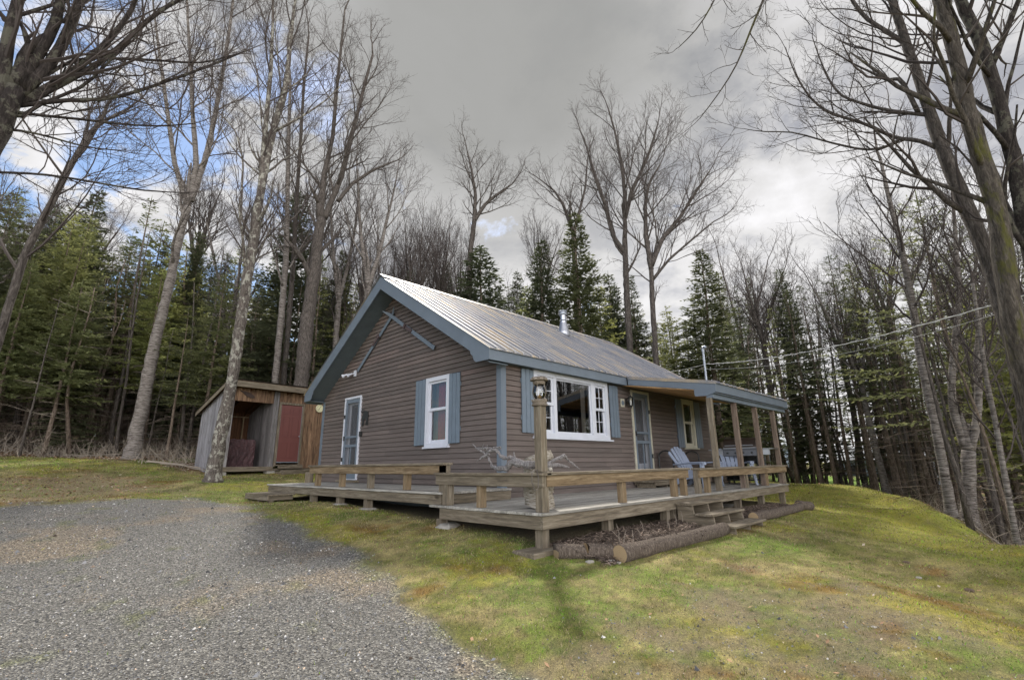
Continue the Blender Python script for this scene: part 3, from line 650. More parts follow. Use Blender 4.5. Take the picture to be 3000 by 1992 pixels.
# gable window
wf = frame('g', GW, M['white']).build('window', M['white'], cot)
zm = 1.70; sash('g', GW[0]+.09, GW[1]-.09, zm-.02, GW[3]-.09, .012, .05, M['white'], wf); sash('g', GW[0]+.09, GW[1]-.09, GW[2]+.07, zm+.03, -.022, .055, M['white'], wf)
curtain('g', 1.86, 2.10, GW[2]+.06, GW[3]-.05, .16, M['mesh_cloth'], wf, 4); curtain('g', 2.13, 2.25, GW[2]+.06, GW[3]-.05, .2, M['curtain'], wf, 3)
shutter('g', 1.135, 1.475, .985, 2.385, M['blue_lt']); shutter('g', 2.31, 2.66, .985, 2.385, M['blue_lt'])
# picture window
m = frame('f', BW, M['white'], w=.11); wbox(m, 'f', 1.455, 1.545, -.09, .038, BW[2]+.02, BW[3]-.05); wbox(m, 'f', 2.765, 2.895, -.09, .038, BW[2]+.02, BW[3]-.05)
wf = m.build('window', M['white'], cot)
zm = 1.73
for a, b in ((.958, 1.453), (2.897, 3.295)):
    sash('f', a, b, zm-.02, BW[3]-.11, .02, .05, M['white'], wf, (1, 1)); sash('f', a, b, BW[2]+.09, zm+.03, -.012, .05, M['white'], wf, (1, 1))
    curtain('f', a+.03, a+.30, BW[2]+.05, BW[3]-.05, .16, M['curtain'], wf, 5)
sash('f', 1.547, 2.763, BW[2]+.09, BW[3]-.11, .004, .03, M['white'], wf)
curtain('f', 2.60, 2.76, BW[2]+.05, BW[3]-.05, .15, M['curtain'], wf, 3)
shutter('f', .50, .835, 1.14, 2.36, M['blue_lt']); shutter('f', 3.47, 3.82, 1.14, 2.345, M['blue_lt'])
# porch window
wf = frame('f', W2, M['cream']).build('window', M['cream'], cot)
zm = 1.66; sash('f', W2[0]+.09, W2[1]-.09, zm-.02, W2[3]-.09, .012, .05, M['cream'], wf); sash('f', W2[0]+.09, W2[1]-.09, W2[2]+.07, zm+.03, -.022, .055, M['cream'], wf)
shutter('f', 6.76, 7.13, .96, 2.30, M['blue']); shutter('f', 7.93, 8.30, .96, 2.30, M['blue'])
# ---- doors
def door(T, o, trim):
    u0, u1, z0, z1 = o; w = .055
    m = MB(); wbox(m, T, u0, u0+w, -.09, .04, z0, z1); wbox(m, T, u1-w, u1, -.09, .04, z0, z1); wbox(m, T, u0+w+.001, u1-w-.001, -.09, .04, z1-w, z1-.002); wbox(m, T, u0+w+.001, u1-w-.001, -.09, .045, z0, z0+.02)
    fr = m.build('door_frame', trim, cot)
    a, b, c, d = u0+w+.005, u1-w-.005, z0+.024, z1-w-.006; h = d-c; s = .085
    m = MB(); wbox(m, T, a, a+s, .0, .03, c, d); wbox(m, T, b-s, b, .0, .03, c, d)
    for z_, t_ in ((c, .16), (c+h*.385, .07), (c+h*.50, .055), (d-.10, .10)): wbox(m, T, a+s+.001, b-s-.001, .0, .028, z_, z_+t_)
    wbox(m, T, (a+b)/2-.015, (a+b)/2+.015, .002, .024, c+.161, c+h*.385-.001)
    dr = m.build('screen_door', M['blue'], cot)
    f = GN if T == 'g' else FN
    m = MB(); m.add([f(a+s-.01, .008, c+.1), f(b-s+.01, .008, c+.1), f(b-s+.01, .008, d-.05), f(a+s-.01, .008, d-.05)], [(0,1,2,3)]); m.build('screen_mesh', M['screen'], dr)
    hs = u1-w-.01 if T == 'f' else u1-w
    for z_ in (z0+.45, z1-.55): m = MB(); wbox(m, T, hs-.01, hs+.03, .032, .052, z_, z_+.10, .003); m.build('hinge', M['black'], dr)
    m = MB(); hx = a+.03; wbox(m, T, hx if T == 'f' else b-.05, (hx+.02) if T == 'f' else b-.03, .03, .06, c+.95, c+1.07, .003); m.build('handle', M['black'], dr)
    # glazed inner door
    m = MB(); q = .12; wbox(m, T, a, a+q, -.10, -.06, c, d); wbox(m, T, b-q, b, -.10, -.06, c, d); wbox(m, T, a+q, b-q, -.10, -.061, c, c+.3); wbox(m, T, a+q, b-q, -.10, -.061, d-.14, d)
    idr = m.build('inner_door', M['white'], cot)
    m = MB(); wbox(m, T, a+q-.01, b-q+.01, -.095, -.08, c+.29, d-.13); m.build('door_pane', paint('dark_glass_'+T, g(.03), .1, .08, 3, bump=0), idr)
door('g', GD, M['white']); door('f', FD, M['cream'])
m = MB(); m.cbox(-.16, -.02, 5.02, 5.98, .195, .243); m.build('door_sill', M['grey_y'], cot)
# flood light fixture
m = MB(); m.cbox(-.05, -.018, 5.50, 5.60, 2.89, 3.05, .005); fl = m.build('flood_light', M['white'], cot)
for dy in (.05, .21):
    m = MB(); c = np.array([-.10-.05*(dy > .1), 5.56+dy, 2.96]); d = np.array([-.55, .35 if dy < .1 else .75, -.35]); d /= np.linalg.norm(d)
    pts = [c, c+d*.05, c+d*.08, c+d*.13]; m.tube(pts, [.018, .022, .03, .055], 14); m.tube([(-.04, 5.55, 2.97), c], .012, 8); m.build('lamp_head', M['white'], fl)
# porch wall lantern + plate
m = MB(); m.cbox(3.97, 4.13, -.03, -.017, 1.87, 2.07, .003); pl = m.build('wall_plate', M['cream'], cot)
m = MB(); m.lathe([(.0,-.005),(.058,-.005),(.058,.004),(.0,.004)], (4.05, -.034, 1.97), 20, 1); m.build('plate_disc', M['blue'], pl)
lc = (4.22, -.15, 2.0)
m = MB(); m.lathe([(.0,-.17),(.01,-.165),(.015,-.13),(.035,-.115),(.045,-.10),(.045,-.09),(.0,-.09)], lc, 8); m.lathe([(.065,.08),(.07,.09),(.05,.12),(.02,.14),(.012,.165),(.0,.17)], lc, 8)
for k in range(6):
    a = k*PI/3; m.tube([(lc[0]+.042*math.cos(a), lc[1]+.042*math.sin(a), lc[2]-.09), (lc[0]+.062*math.cos(a), lc[1]+.062*math.sin(a), lc[2]+.085)], .005, 5)
m.tube([(4.22,-.02,2.0),(4.22,-.07,2.02),(4.22,-.10,2.10),(4.22,-.15,2.14)], .011, 8); m.cbox(4.19,4.25,-.03,-.017,1.92,2.08); ln = m.build('wall_lantern', M['black'], cot)
m = MB(); m.lathe([(.038,-.088),(.056,.078)], lc, 6); m.build('lamp_glass', M['lampglass'], ln)

# ---- porch roof, part of the cottage
PX0, PX1, PD = 4.011, 8.872, 2.304; PH, PT, PB = 2.548, 2.176, 1.982
def pz(y): return PH+(PT-PH)*((-OE)-y)/(PD-OE)
m = MB(); V = []; F_ = []; pr = []; p = .229; a = PX0-.02
while a < PX1+.02:
    pr += [(a, 0), (a+.051, .008), (a+.063, .008), (a+.069, 0), (a+.170, 0), (a+.182, .034), (a+.206, .034), (a+.218, 0)]; a += p
pr = [q for q in pr if q[0] < PX1+.02]+[(PX1+.02, 0)]; q = len(pr)
for y in (-.05, -PD-.03):
    for (x, h) in pr: V.append((x, y, pz(y)+h+.006))
for (x, h) in pr: V.append((x, -PD-.03, pz(-PD-.03)-.008))
F_ = [(j, j+1, q+j+1, q+j) for j in range(q-1)]+[(q+j, q+j+1, 2*q+j+1, 2*q+j) for j in range(q-1)]
m.add(V, F_); m.build('porch_roof', M['roof'], cot)
m = MB(); m.prism([(PX0-.028, -.24, pz(-.24)+.03), (PX0-.028, -PD-.03, pz(-PD)+.03), (PX0-.028, -PD-.03, pz(-PD)-.035), (PX0-.028, -.24, pz(-.24)-.035)], (.012, 0, 0))
m.prism([(PX0-.028, -.24, pz(-.24)+.032), (PX0-.028, -PD-.03, pz(-PD)+.032), (PX0+.06, -PD-.03, pz(-PD)+.032), (PX0+.06, -.24, pz(-.24)+.032)], (0, 0, .004)); m.build('rake_flashing', M['roof'], cot)
for x in (PX0-.014, PX1-.012):
    m = MB(); m.prism([(x, -.24, pz(-.24)-.002), (x, -PD, pz(-PD)-.002), (x, -PD, PB), (x, -PD+.04, PB-.02), (x, -PD+.15, PB-.05), (x, -PD+.21, PB-.065), (x, -PD+.44, PB-.055), (x, -PD+.46, PB-.04), (x, -PD+.465, PB+.10), (x, -.24, pz(-.24)-.17)], (.026, 0, 0)); m.build('porch_rake_board', M['blue'], cot)
m = MB(); m.box(PX0+.012, PX1-.012, -PD, -PD+.026, PB, PT-.006); m.box(PX0+.012, PX1-.012, -PD+.03, -PD+.34, PB-.03, PB-.012); m.build('porch_fascia', M['blue'], cot)
m = MB(); m.box(PX0+.014, PX1-.014, -2.22, -2.08, 1.862, PB-.032); m.build('porch_beam', M['blue'], cot)
m = MB(); c_ = [(PX0+.014, -.02, pz(-.02)-.20), (PX1-.014, -.02, pz(-.02)-.20), (PX1-.014, -PD+.03, pz(-PD)-.19), (PX0+.014, -PD+.03, pz(-PD)-.19)]; m.prism(c_, (0, 0, .02)); m.build('porch_ceiling', M['ceilwood'], cot)
m = MB(); c_ = [(PX0+.02, -.02, pz(-.02)-.03), (PX1-.02, -.02, pz(-.02)-.03), (PX1-.02, -PD+.03, pz(-PD)-.03), (PX0+.02, -PD+.03, pz(-PD)-.03)]; m.prism(c_, (0, 0, .02)); m.build('porch_roof_deck', M['dark'], cot)
for x in (3.98, 5.30, 6.62, 7.95):
    m = MB(); m.cbox(x-.05, x+.05, -2.20, -2.10, .002, 1.862, .006); m.build('porch_post', M['redwood_z'] if x > 4.5 else M['grey_z'], cot)

# ================================================================== DECK
deck = empty('deck', (0, 0, -.4), label='weathered two level wooden deck wrapping around the brown cottage', cat='deck')
m = MB(); y = -2.27-.02
while y < -.04:
    w = .136; z = rnd.uniform(-.0015, .0015); xe = -1.56+rnd.uniform(-.004, .004)
    cuts = [xe, rnd.uniform(1, 3), rnd.uniform(4.5, 6.5), 8.05]
    for a, b in zip(cuts, cuts[1:]): m.cbox(a+.002, b-.002, y, min(y+w, -.035), -.032+z, z, .003)
    y += w+.006
# strip in front of the upper deck end
m.build('decking', M['deck_x'], deck)
m = MB(); x = -1.53
while x < -.04:
    w = .136; z = .18+rnd.uniform(-.0015, .0015)
    cuts = [-.27, rnd.uniform(1.8, 2.6), rnd.uniform(4, 5), 6.78]
    for a, b in zip(cuts, cuts[1:]): m.cbox(x, min(x+w, -.034), a+.002, b-.002, z-.032, z, .003)
    x += w+.006
m.build('decking', M['deck_y'], deck)
m = MB(); m.cbox(-1.53, 8.0, -2.27, -2.235, -.19, -.036, .004); m.build('rim_board', M['grey_x'], deck)
m = MB(); m.cbox(-1.53, -1.495, -2.233, -.252, -.19, -.036, .004); m.build('rim_board', M['grey_y'], deck)
m = MB(); m.cbox(7.965, 8.0, -2.233, -.02, -.19, -.036, .004); m.build('rim_board', M['grey_y'], deck)
m = MB(); m.cbox(-1.50, -1.465, -.25, 6.76, .0, .144, .004); m.build('rim_board', M['grey_y'], deck)
m = MB(); m.cbox(-1.463, -.03, -.25, -.215, .002, .144, .004); m.build('rim_board', M['grey_x'], deck)
m = MB(); m.cbox(-1.463, -.03, 6.725, 6.76, .0, .144, .004); m.build('rim_board', M['grey_x'], deck)
m = MB()
for k in range(18): m.box(-1.2+k*.5, -1.16+k*.5, -2.2, -.06, -.18, -.036)
for k in range(13): m.box(-1.46, -.06, .1+k*.5, .14+k*.5, .005, .144)
m.build('joists', M['grey_y'], deck)
for x, y in ((-1.40, -2.14), (.03, -2.12), (1.72, -2.12), (1.95, -2.12), (4.92, -2.12), (6.35, -2.12), (7.9, -2.12), (-1.44, -.20)):
    m = MB(); b = gz1(x, y)-.1; m.cbox(x-.06, x+.06, y-.06, y+.06, b, -.192 if not (x < -1.3 and y < -2) else -.04, .005); m.build('support_post', M['grey_z'], deck)
for y in (2.05, 3.13, 4.35, 6.4):
    m = MB(); m.cbox(-1.46, -1.34, y-.06, y+.06, gz1(-1.4, y)-.1, -.002, .005); m.build('support_post', M['grey_z'], deck)
# low railings: (start, end) along an axis
def rail(ax, fixed, a, b, ztop, posts, out=-1, mat='tan_'):
    m = MB(); g_ = 'xy'[ax]
    def B(m, u0, u1, w0, w1, z0, z1):
        if ax == 0: m.cbox(u0, u1, min(w0, w1), max(w0, w1), z0, z1, .005)
        else: m.cbox(min(w0, w1), max(w0, w1), u0, u1, z0, z1, .005)
    B(m, a, b, fixed+out*.03, fixed-out*.15, ztop-.036, ztop); m.build('rail_cap', M['grey_'+g_], deck)
    m = MB(); B(m, a+.02, b-.02, fixed, fixed-out*.038, ztop-.036-.135, ztop-.037); m.build('rail_beam', M[mat+g_], deck)
    for p in posts:
        z0 = .184 if ztop > .55 else .002
        m = MB(); B(m, p-.05, p+.05, fixed-out*.040, fixed-out*.135, z0, ztop-.037); m.build('rail_post', M['grey_z' if rnd.random() < .5 else 'tan_z'], deck)
rail(0, -2.27, -1.45, 2.44, .47, (.36, 2.0, 2.36))
rail(0, -2.27, 2.86, 8.08, .46, (2.94, 3.35, 5.35, 6.66))
rail(1, -1.53, -2.30, -.12, .465, (-1.08,), mat='grey_')
rail(1, -1.50, -.32, 4.47, .61, (.80, 1.98, 3.08, 4.18))
rail(1, 8.06, -2.10, -.05, .46, (-1.3, -.4), out=1, mat='grey_')
m = MB(); m.cbox(7.96, 8.05, -2.23, -2.13, .002, .423, .005); m.build('rail_post', M['grey_z'], deck)
m = MB(); m.cbox(-1.50, -1.38, -.30, -.18, .184, .572, .005); m.cbox(-1.52, -1.40, -.42, -.302, .002, .428, .005); m.build('rail_post', M['grey_z'], deck)

# lamp post rising from the deck corner
lp = empty('lamp_post', (-1.45, -2.2, .0), label='square weathered wood post at the deck corner carrying an old oil lantern', cat='lamp post')
m = MB(); m.cbox(-1.508, -1.392, -2.258, -2.142, .002, .428, .007); m.cbox(-1.505, -1.395, -2.255, -2.145, .474, 1.29, .007); m.build('post', M['grey_z'], lp)
lc = (-1.45, -2.2, 1.29)
m = MB(); m.lathe([(.0,.0),(.10,.0),(.105,.02),(.09,.03),(.10,.06),(.085,.075),(.07,.085),(.0,.085)], lc, 14); m.lathe([(.0,.275),(.075,.275),(.085,.30),(.075,.32),(.115,.325),(.12,.335),(.09,.35),(.08,.37),(.0,.38)], lc, 14)
for k in range(9):
    a = k*2.4; m.obox((lc[0]+.08*math.cos(a), lc[1]+.08*math.sin(a), lc[2]+.055+.012*(k % 3)), (.02, 0, 0), (0, .014, .004), (0, 0, .012)); m.obox((lc[0]+.085*math.cos(a+.5), lc[1]+.085*math.sin(a+.5), lc[2]+.352+.008*(k % 2)), (.022, .005, .005), (0, .014, 0), (0, 0, .01))
for k in range(4):
    a = k*PI/2+.4; m.tube([(lc[0]+.065*math.cos(a), lc[1]+.065*math.sin(a), lc[2]+.08), (lc[0]+.095*math.cos(a), lc[1]+.095*math.sin(a), lc[2]+.18), (lc[0]+.07*math.cos(a), lc[1]+.07*math.sin(a), lc[2]+.28)], .005, 5)
lt = m.build('lantern', paint('rusty_lantern_iron', lin((112,102,90)), .35, .75, 25, bump=.8), lp)
m = MB(); m.lathe([(.055,.085),(.078,.14),(.082,.18),(.072,.24),(.058,.275)], lc, 18); m.build('lamp_glass', M['lampglass'], lt, smooth=True)
m = MB(); m.lathe([(.0,.085),(.028,.09),(.03,.12),(.014,.13),(.0,.15)], lc, 10); m.build('burner', paint('brass_burner', lin((190,150,90)), .1, .35, 9, metal=.6), lt)
m = MB(); m.tube([(-1.50,-2.19,.49),(-1.60,-2.22,.50),(-1.70,-2.27,.47),(-1.74,-2.30,.36),(-1.70,-2.32,.27),(-1.64,-2.31,.30),(-1.60,-2.28,.42),(-1.54,-2.20,.50),(-1.45,-2.1,.49)], .006, 6); tag(m.build('cable', M['rope'], org=(-1.6,-2.25,.3)), 'thin dark cable looping over the rail at the deck corner', 'cable')
# birch stump
m = MB(); pts = [(-1.06,-1.80,.002+k*.058) for k in range(13)]; m.tube([(p[0]+.012*math.sin(k*1.3), p[1]+.01*math.cos(k*2.1), p[2]) for k, p in enumerate(pts)], [.195+.008*math.sin(k*1.9)+.004*rnd.random() for k in range(13)], 28); tag(m.build('birch_stump', M['birchlog'], org=(-1.06,-1.8,0)), 'upright white birch log standing on the deck behind the lamp post', 'log')
# driftwood root on top of the rail corner
dw = MB(); rd = random.Random(5)
def gn(pts, r): 
    P = [Vector(p) for p in pts]; Q = [P[0]]
    for a, b in zip(P, P[1:]):
        for k in (1, 2, 3): Q.append(a.lerp(b, k/3)+Vector([rd.uniform(-.008, .008) for _ in range(3)]))
    R = np.interp(np.linspace(0, 1, len(Q)), np.linspace(0, 1, len(r)), r)*.8; R = R*(1+np.array([rd.uniform(-.2, .25) for _ in R])); dw.tube([tuple(q) for q in Q], R, 9)
gn([(-.80,-2.12,.52),(-1.0,-2.10,.55),(-1.25,-2.05,.56),(-1.45,-1.98,.57),(-1.50,-1.75,.60),(-1.49,-1.62,.52),(-1.5,-1.45,.52),(-1.48,-1.33,.56),(-1.5,-1.28,.66)], [.012,.035,.045,.06,.06,.045,.035,.03,.02])
gn([(-1.48,-1.85,.62),(-1.49,-1.70,.66),(-1.5,-1.58,.65),(-1.5,-1.50,.70),(-1.49,-1.42,.765),(-1.5,-1.32,.76),(-1.5,-1.26,.72)], [.03,.028,.03,.026,.03,.03,.02])
gn([(-1.5,-1.30,.72),(-1.5,-1.22,.71),(-1.52,-1.15,.76),(-1.52,-1.06,.80),(-1.52,-.98,.86)], [.03,.026,.02,.014,.006])
gn([(-1.52,-1.06,.80),(-1.5,-1.2,.795),(-1.5,-1.36,.79),(-1.5,-1.48,.80),(-1.5,-1.54,.79)], [.012,.02,.016,.014,.01])
gn([(-1.5,-1.36,.77),(-1.5,-1.48,.775),(-1.5,-1.55,.77)], [.014,.01,.007]); gn([(-1.5,-1.26,.70),(-1.52,-1.16,.66),(-1.54,-1.10,.62)], [.028,.016,.005]); gn([(-1.5,-1.27,.68),(-1.5,-1.12,.69)], [.012,.003])
gn([(-1.5,-1.2,.74),(-1.52,-1.1,.77),(-1.5,-1.03,.80)], [.02,.01,.006]); gn([(-1.48,-1.78,.64),(-1.46,-1.74,.74)], [.02,.005]); gn([(-1.5,-1.25,.73),(-1.54,-1.3,.83)], [.018,.006]); gn([(-1.52,-1.18,.79),(-1.53,-1.22,.86)],[.01,.003])
gn([(-1.15,-2.05,.58),(-1.0,-2.1,.64),(-.92,-2.14,.68),(-.86,-2.13,.64),(-.78,-2.16,.57),(-.66,-2.2,.50)], [.02,.03,.03,.022,.02,.005]); gn([(-.92,-2.14,.68),(-.96,-2.12,.62)], [.022,.012])
tag(dw.build('driftwood', M['driftwood'], org=(-1.4,-1.8,.5)), 'twisted silver driftwood root lying along the deck rail corner', 'driftwood')
for (x, y, z, r, l) in ((-1.31, -2.22, .505, .035, 'small round grey stone on the deck rail beside the lamp post'), (-1.36, -2.08, .525, .05, 'larger grey stone on the rail tucked against the driftwood')):
    m = MB(); m.lathe([(0,-r*.8),(r*.7,-r*.6),(r,0),(r*.75,r*.55),(0,r*.75)], (x, y, z), 12); tag(m.build('stone', M['concrete'], org=(x, y, z), smooth=True), l, 'stone')

# front steps down from the deck
st = empty('deck_steps', (2.45, -2.7, -.55), label='three tread open wooden steps leading from the deck to the lawn', cat='steps')
for k, (y0, z) in enumerate(((-2.58, -.085), (-2.90, -.235), (-3.24, -.385))):
    for j in (0, 1):
        m = MB(); m.cbox(1.78, 3.13, y0+j*.145, y0+j*.145+.138, z-.036, z, .005); m.build('tread', M['grey_x'], st)
gzs = gz1(2.4, -3.0)
for x in (1.86, 2.45, 3.04):
    m = MB(); m.prism([(x-.02, -2.29, -.12), (x-.02, -2.55, -.122), (x-.02, -2.57, -.275), (x-.02, -2.88, -.272), (x-.02, -2.90, -.425), (x-.02, -3.20, -.422), (x-.02, -3.20, gzs-.05), (x-.02, -3.02, gzs-.05), (x-.02, -2.29, -.38)], (.04, 0, 0)); m.build('stringer', M['grey_y'], st)
# left platform step
ps = empty('platform_step', (-1.8, 5.6, -.2), label='low slatted wooden step at the far left end of the deck', cat='step')
for k in range(5):
    m = MB(); m.cbox(-2.12+k*.118, -2.01+k*.118, 5.0, 6.42, -.02, .012, .004); m.build('slat', M['grey_y'], ps)
for y in (5.08, 5.7, 6.34):
    m = MB(); m.cbox(-2.08, -1.56, y-.02, y+.02, -.115, -.021); m.cbox(-2.06, -1.97, y-.05, y+.05, gz1(-2, y)-.06, -.116) ; m.build('frame', M['grey_x'], ps)
m = MB(); m.cbox(-2.12, -2.085, 5.0, 6.42, -.115, -.022); m.build('apron', M['grey_y'], ps)
# step box under front door
fs = empty('door_step', (4.9, -.3, 0), label='low grey wooden step box on the deck below the front screen door', cat='step')
m = MB()
for k in range(4): m.cbox(4.25, 5.55, -.60+k*.142, -.465+k*.142, .125, .16, .004)
m.build('top_boards', M['grey_x'], fs)
m = MB(); m.cbox(4.3, 5.5, -.58, -.545, .06, .124); m.cbox(4.3, 5.5, -.08, -.045, .06, .124)
for x in (4.34, 4.9, 5.42): m.cbox(x, x+.04, -.54, -.085, .003, .124)
m.build('frame', M['grey_x'], fs)
# footings
def boulder(x, y, z0, sx, sy, sz, label, name='boulder', seed=1, rot=0, mat='concrete'):
    rr_ = random.Random(seed); V = []; F_ = []; nu, nv = 16, 8
    for j in range(nv+1):
        p = PI*j/nv
        for i in range(nu):
            t = 2*PI*i/nu; k = .55; cx = math.copysign(abs(math.cos(t))**k, math.cos(t))*math.sin(p)**.6; cy = math.copysign(abs(math.sin(t))**k, math.sin(t))*math.sin(p)**.6; cz = math.copysign(abs(math.cos(p))**.7, math.cos(p))
            r = 1+rr_.uniform(-.07, .07); a, b = cx*sx*r, cy*sy*r; V.append((x+a*math.cos(rot)-b*math.sin(rot), y+a*math.sin(rot)+b*math.cos(rot), z0+cz*sz*r))
    for j in range(nv):
        for i in range(nu): i2 = (i+1) % nu; F_.append((j*nu+i, (j+1)*nu+i, (j+1)*nu+i2, j*nu+i2))
    m = MB(); m.add(V, F_); return tag(m.build(name, M[mat], org=(x, y, z0)), label, 'stone')
boulder(-1.40, -.30, -.36, .22, .15, .11, 'rough grey granite block under the inner corner of the deck', seed=3, rot=.4)
boulder(-1.40, 2.05, -.21, .17, .12, .06, 'flat grey stone under the middle support post of the upper deck', seed=4)
boulder(-1.40, 3.13, -.17, .14, .12, .05, 'small flat stone pad under a post near the left end of the deck', seed=8)
fb = MB(); g0 = gz1(-1.5, -2.2); fb.cbox(-1.80, -1.22, -2.36, -2.02, g0-.08, g0+.035, .012); tag(fb.build('footing_block', M['grey_x'], org=(-1.5, -2.2, g0)), 'low weathered timber block footing beneath the lamp post corner', 'block')
boulder(5.4, -1.6, -.42, .5, .25, .05, 'pale flat stone slab under the deck behind the steps', seed=6, rot=.2)
for i, (px, py, s, l) in enumerate(((1790,1648,.05,'grey pebble just below the sawn log end'), (1812,1652,.035,'small dark pebble below the two front logs'), (1728,1650,.055,'flat dark stone beside the short front logs'), (1915,1592,.04,'grey stone in front of the middle of the long log'))):
    p = hit(px, py); boulder(p[0], p[1], p[2]+.01, s, s*.7, s*.45, l, 'stone', 20+i)
for i, (px, py, s, l) in enumerate(((2560,1838,.05,'rounded grey stone in the right foreground lawn'), (2172,1902,.04,'pale stone on the bare patch of the foreground lawn'), (2655,1648,.09,'brown clod of turf lying on the right lawn'), (1510,1805,.035,'whitish stone lying in the grass left of centre'), (1958,1988,.05,'tan stone at the bottom edge of the lawn'), (2692,1693,.07,'flat grey stone in the mossy track on the right lawn'), (2840,1730,.10,'dark clod of soil on the right lawn slope'))):
    p = hit(px, py); s *= .62; boulder(p[0], p[1], p[2]+s*.05, s, s*.7, s*.32, l, 'stone', 40+i, mat='concrete' if 'pale' in l or 'grey' in l else 'chunk')

# edging logs
def logm(p0, p1, r, label, seed, endtag=None, sag=0):
    rr_ = random.Random(seed); P0, P1 = Vector(p0), Vector(p1); n = 18; d = (P1-P0)
    o = empty('log', tuple(P0), label=label, cat='log', group='logs edging the mulch bed')
    pts = []; rad = []
    for k in range(n+1):
        q = P0+d*(k/n)+Vector((0, 0, rr_.uniform(-.004, .004)-sag*math.sin(PI*k/n))); pts.append(q); rad.append(r*(1+rr_.uniform(-.035, .035))*(1-.06*k/n))
    m = MB(); m.tube([tuple(q) for q in pts], rad, 26)
    for k in range(int(d.length*9)):          # knots and torn bark
        t = rr_.random(); a = rr_.uniform(-.4, PI*.9); q = P0+d*t; u = d.cross(Vector((0,0,1))).normalized(); v = Vector((0,0,1))
        c = q+(u*math.cos(a)+v*math.sin(a))*r*.97; nn = (c-q).normalized(); m.tube([tuple(c-nn*.01), tuple(c+nn*rr_.uniform(.008, .02))], [rr_.uniform(.01, .018), .005], 6)
    m.build('bark', M['log'], o, smooth=True)
    for e, s_ in ((pts[0], -1), (pts[-1], 1)):
        dd = d.normalized()*s_; c = e+dd*.002; u = dd.cross(Vector((0,0,1))).normalized(); v = u.cross(dd); rr2 = (rad[0] if s_ < 0 else rad[-1])*.985
        m = MB(); m.add([tuple(c+(u*math.cos(a)+v*math.sin(a))*rr2) for a in [2*PI*i/26 for i in range(26)]]+[tuple(c+dd*.003)], [(i, (i+1) % 26, 26) for i in range(26)]); m.build('sawn_end', M['cutend'], o)
    return o
zl = gz1(-1.1, -2.8)
hA, hC, hB, hE = hit(1632, 1640), hit(1800, 1640), hit(1812, 1646), hit(2136, 1566)
pA = Vector((hA[0]+.05, hA[1]+.05, gz1(hA[0], hA[1])+.07)); pC = Vector((hC[0]+.03, hC[1]+.04, gz1(hC[0], hC[1])+.07)); pB = pA.lerp(pC, .5)
logm(pA, pB-(pB-pA)*.02, .088, 'short bark covered log at the left end beside the corner post', 1)
logm(pB+(pC-pB)*.02, pC, .092, 'short log in the middle butting against the long log', 2)
logm((hB[0]+.02, hB[1]-.01, gz1(hB[0],hB[1])+.08), (hE[0], hE[1]+.06, gz1(hE[0],hE[1])+.08), .100, 'long thick log with a pale sawn end running right up to the wooden steps', 3, sag=.01)
logm((3.42, -2.93, gz1(3.4,-2.93)+.07), (6.0, -3.02, gz1(6,-3.0)+.075), .092, 'long log beyond the steps edging the far mulch bed', 4, sag=.01)
logm((6.04, -2.98, gz1(6,-3)+.10), (6.55, -3.06, gz1(6.5,-3)+.08), .10, 'stubby log chunk at the far right end of the bed', 5)
sm = MB()
for i, (x, y, h, lean) in enumerate(((-.6,-2.75,.34,.14),(-.5,-2.65,.42,-.02),(-.35,-2.75,.30,.03),(.35,-2.5,.28,-.03),(1.15,-2.45,.42,.10),(1.35,-2.5,.30,0),(1.72,-2.42,.32,.01),(-.48,-2.66,.30,-.16),(.9,-2.6,.2,.05),(.1,-2.6,.2,-.06))):
    z0 = gz1(x, y)+.03; h *= .62; sm.tube([(x, y, z0), (x+lean*.4, y, z0+h*.6), (x+lean, y+.02, z0+h)], [.004, .0035, .0025], 5)
tag(sm.build('dead_stalks', M['twig_lt'], org=(0,-2.5,-.3)), 'pale dead plant stalks sticking up out of the front mulch', 'plants', kind='stuff')

# skis on the gable
def ski(tip, tail, label, off, flip):
    o = empty('ski', (-.04, tip[0], tip[1]), label=label, cat='ski', group='crossed skis on the gable')
    T, E_ = np.array([tip[0], tip[1]]), np.array([tail[0], tail[1]]); d = E_-T; Lk = np.linalg.norm(d); d /= Lk; nrm = np.array([-d[1], d[0]])
    m = MB(); V = []; F_ = []; n = 26
    for k in range(n+1):
        s = Lk*k/n; w = .045*min(1, (k/n/.10))**.6*(1 if k > 0 else .1); w = max(w, .008); cur = .09*max(0, 1-s/.35)**2
        c = T+d*s
        for sg in (-1, 1):
            q = c+nrm*w*sg; V += [(-off-cur, q[0], q[1]), (-off-cur-.016, q[0], q[1])]
    for k in range(n):
        a = 4*k; b = a+4; F_ += [(a, b, b+1, a+1), (a+1, b+1, b+3, a+3), (a+3, b+3, b+2, a+2), (a+2, b+2, b, a)]
    F_ += [(0,1,3,2), (4*n, 4*n+2, 4*n+3, 4*n+1)]
    m.add(V, F_); m.build('blade', M['blue'], o)
    m = MB(); c = T+d*Lk*.52; hw = d*.14; m.obox((-off-.028, c[0], c[1]), (.012, 0, 0), (0, hw[0], hw[1]), (0, nrm[0]*.036, nrm[1]*.036)); c2 = T+d*Lk*.44; m.obox((-off-.035, c2[0], c2[1]), (.02, 0, 0), (0, d[0]*.035, d[1]*.035), (0, nrm[0]*.055, nrm[1]*.055)); m.build('binding', paint('ski_binding_leather', lin((76,62,62)), .2, .6, 8), o)
ski((3.60, 4.33), (5.39, 3.01), 'old blue grey ski slanting down toward the flood light', .045, 1)
ski((4.07, 4.33), (1.98, 3.02), 'old blue grey ski slanting down toward the right eave', .075, -1)
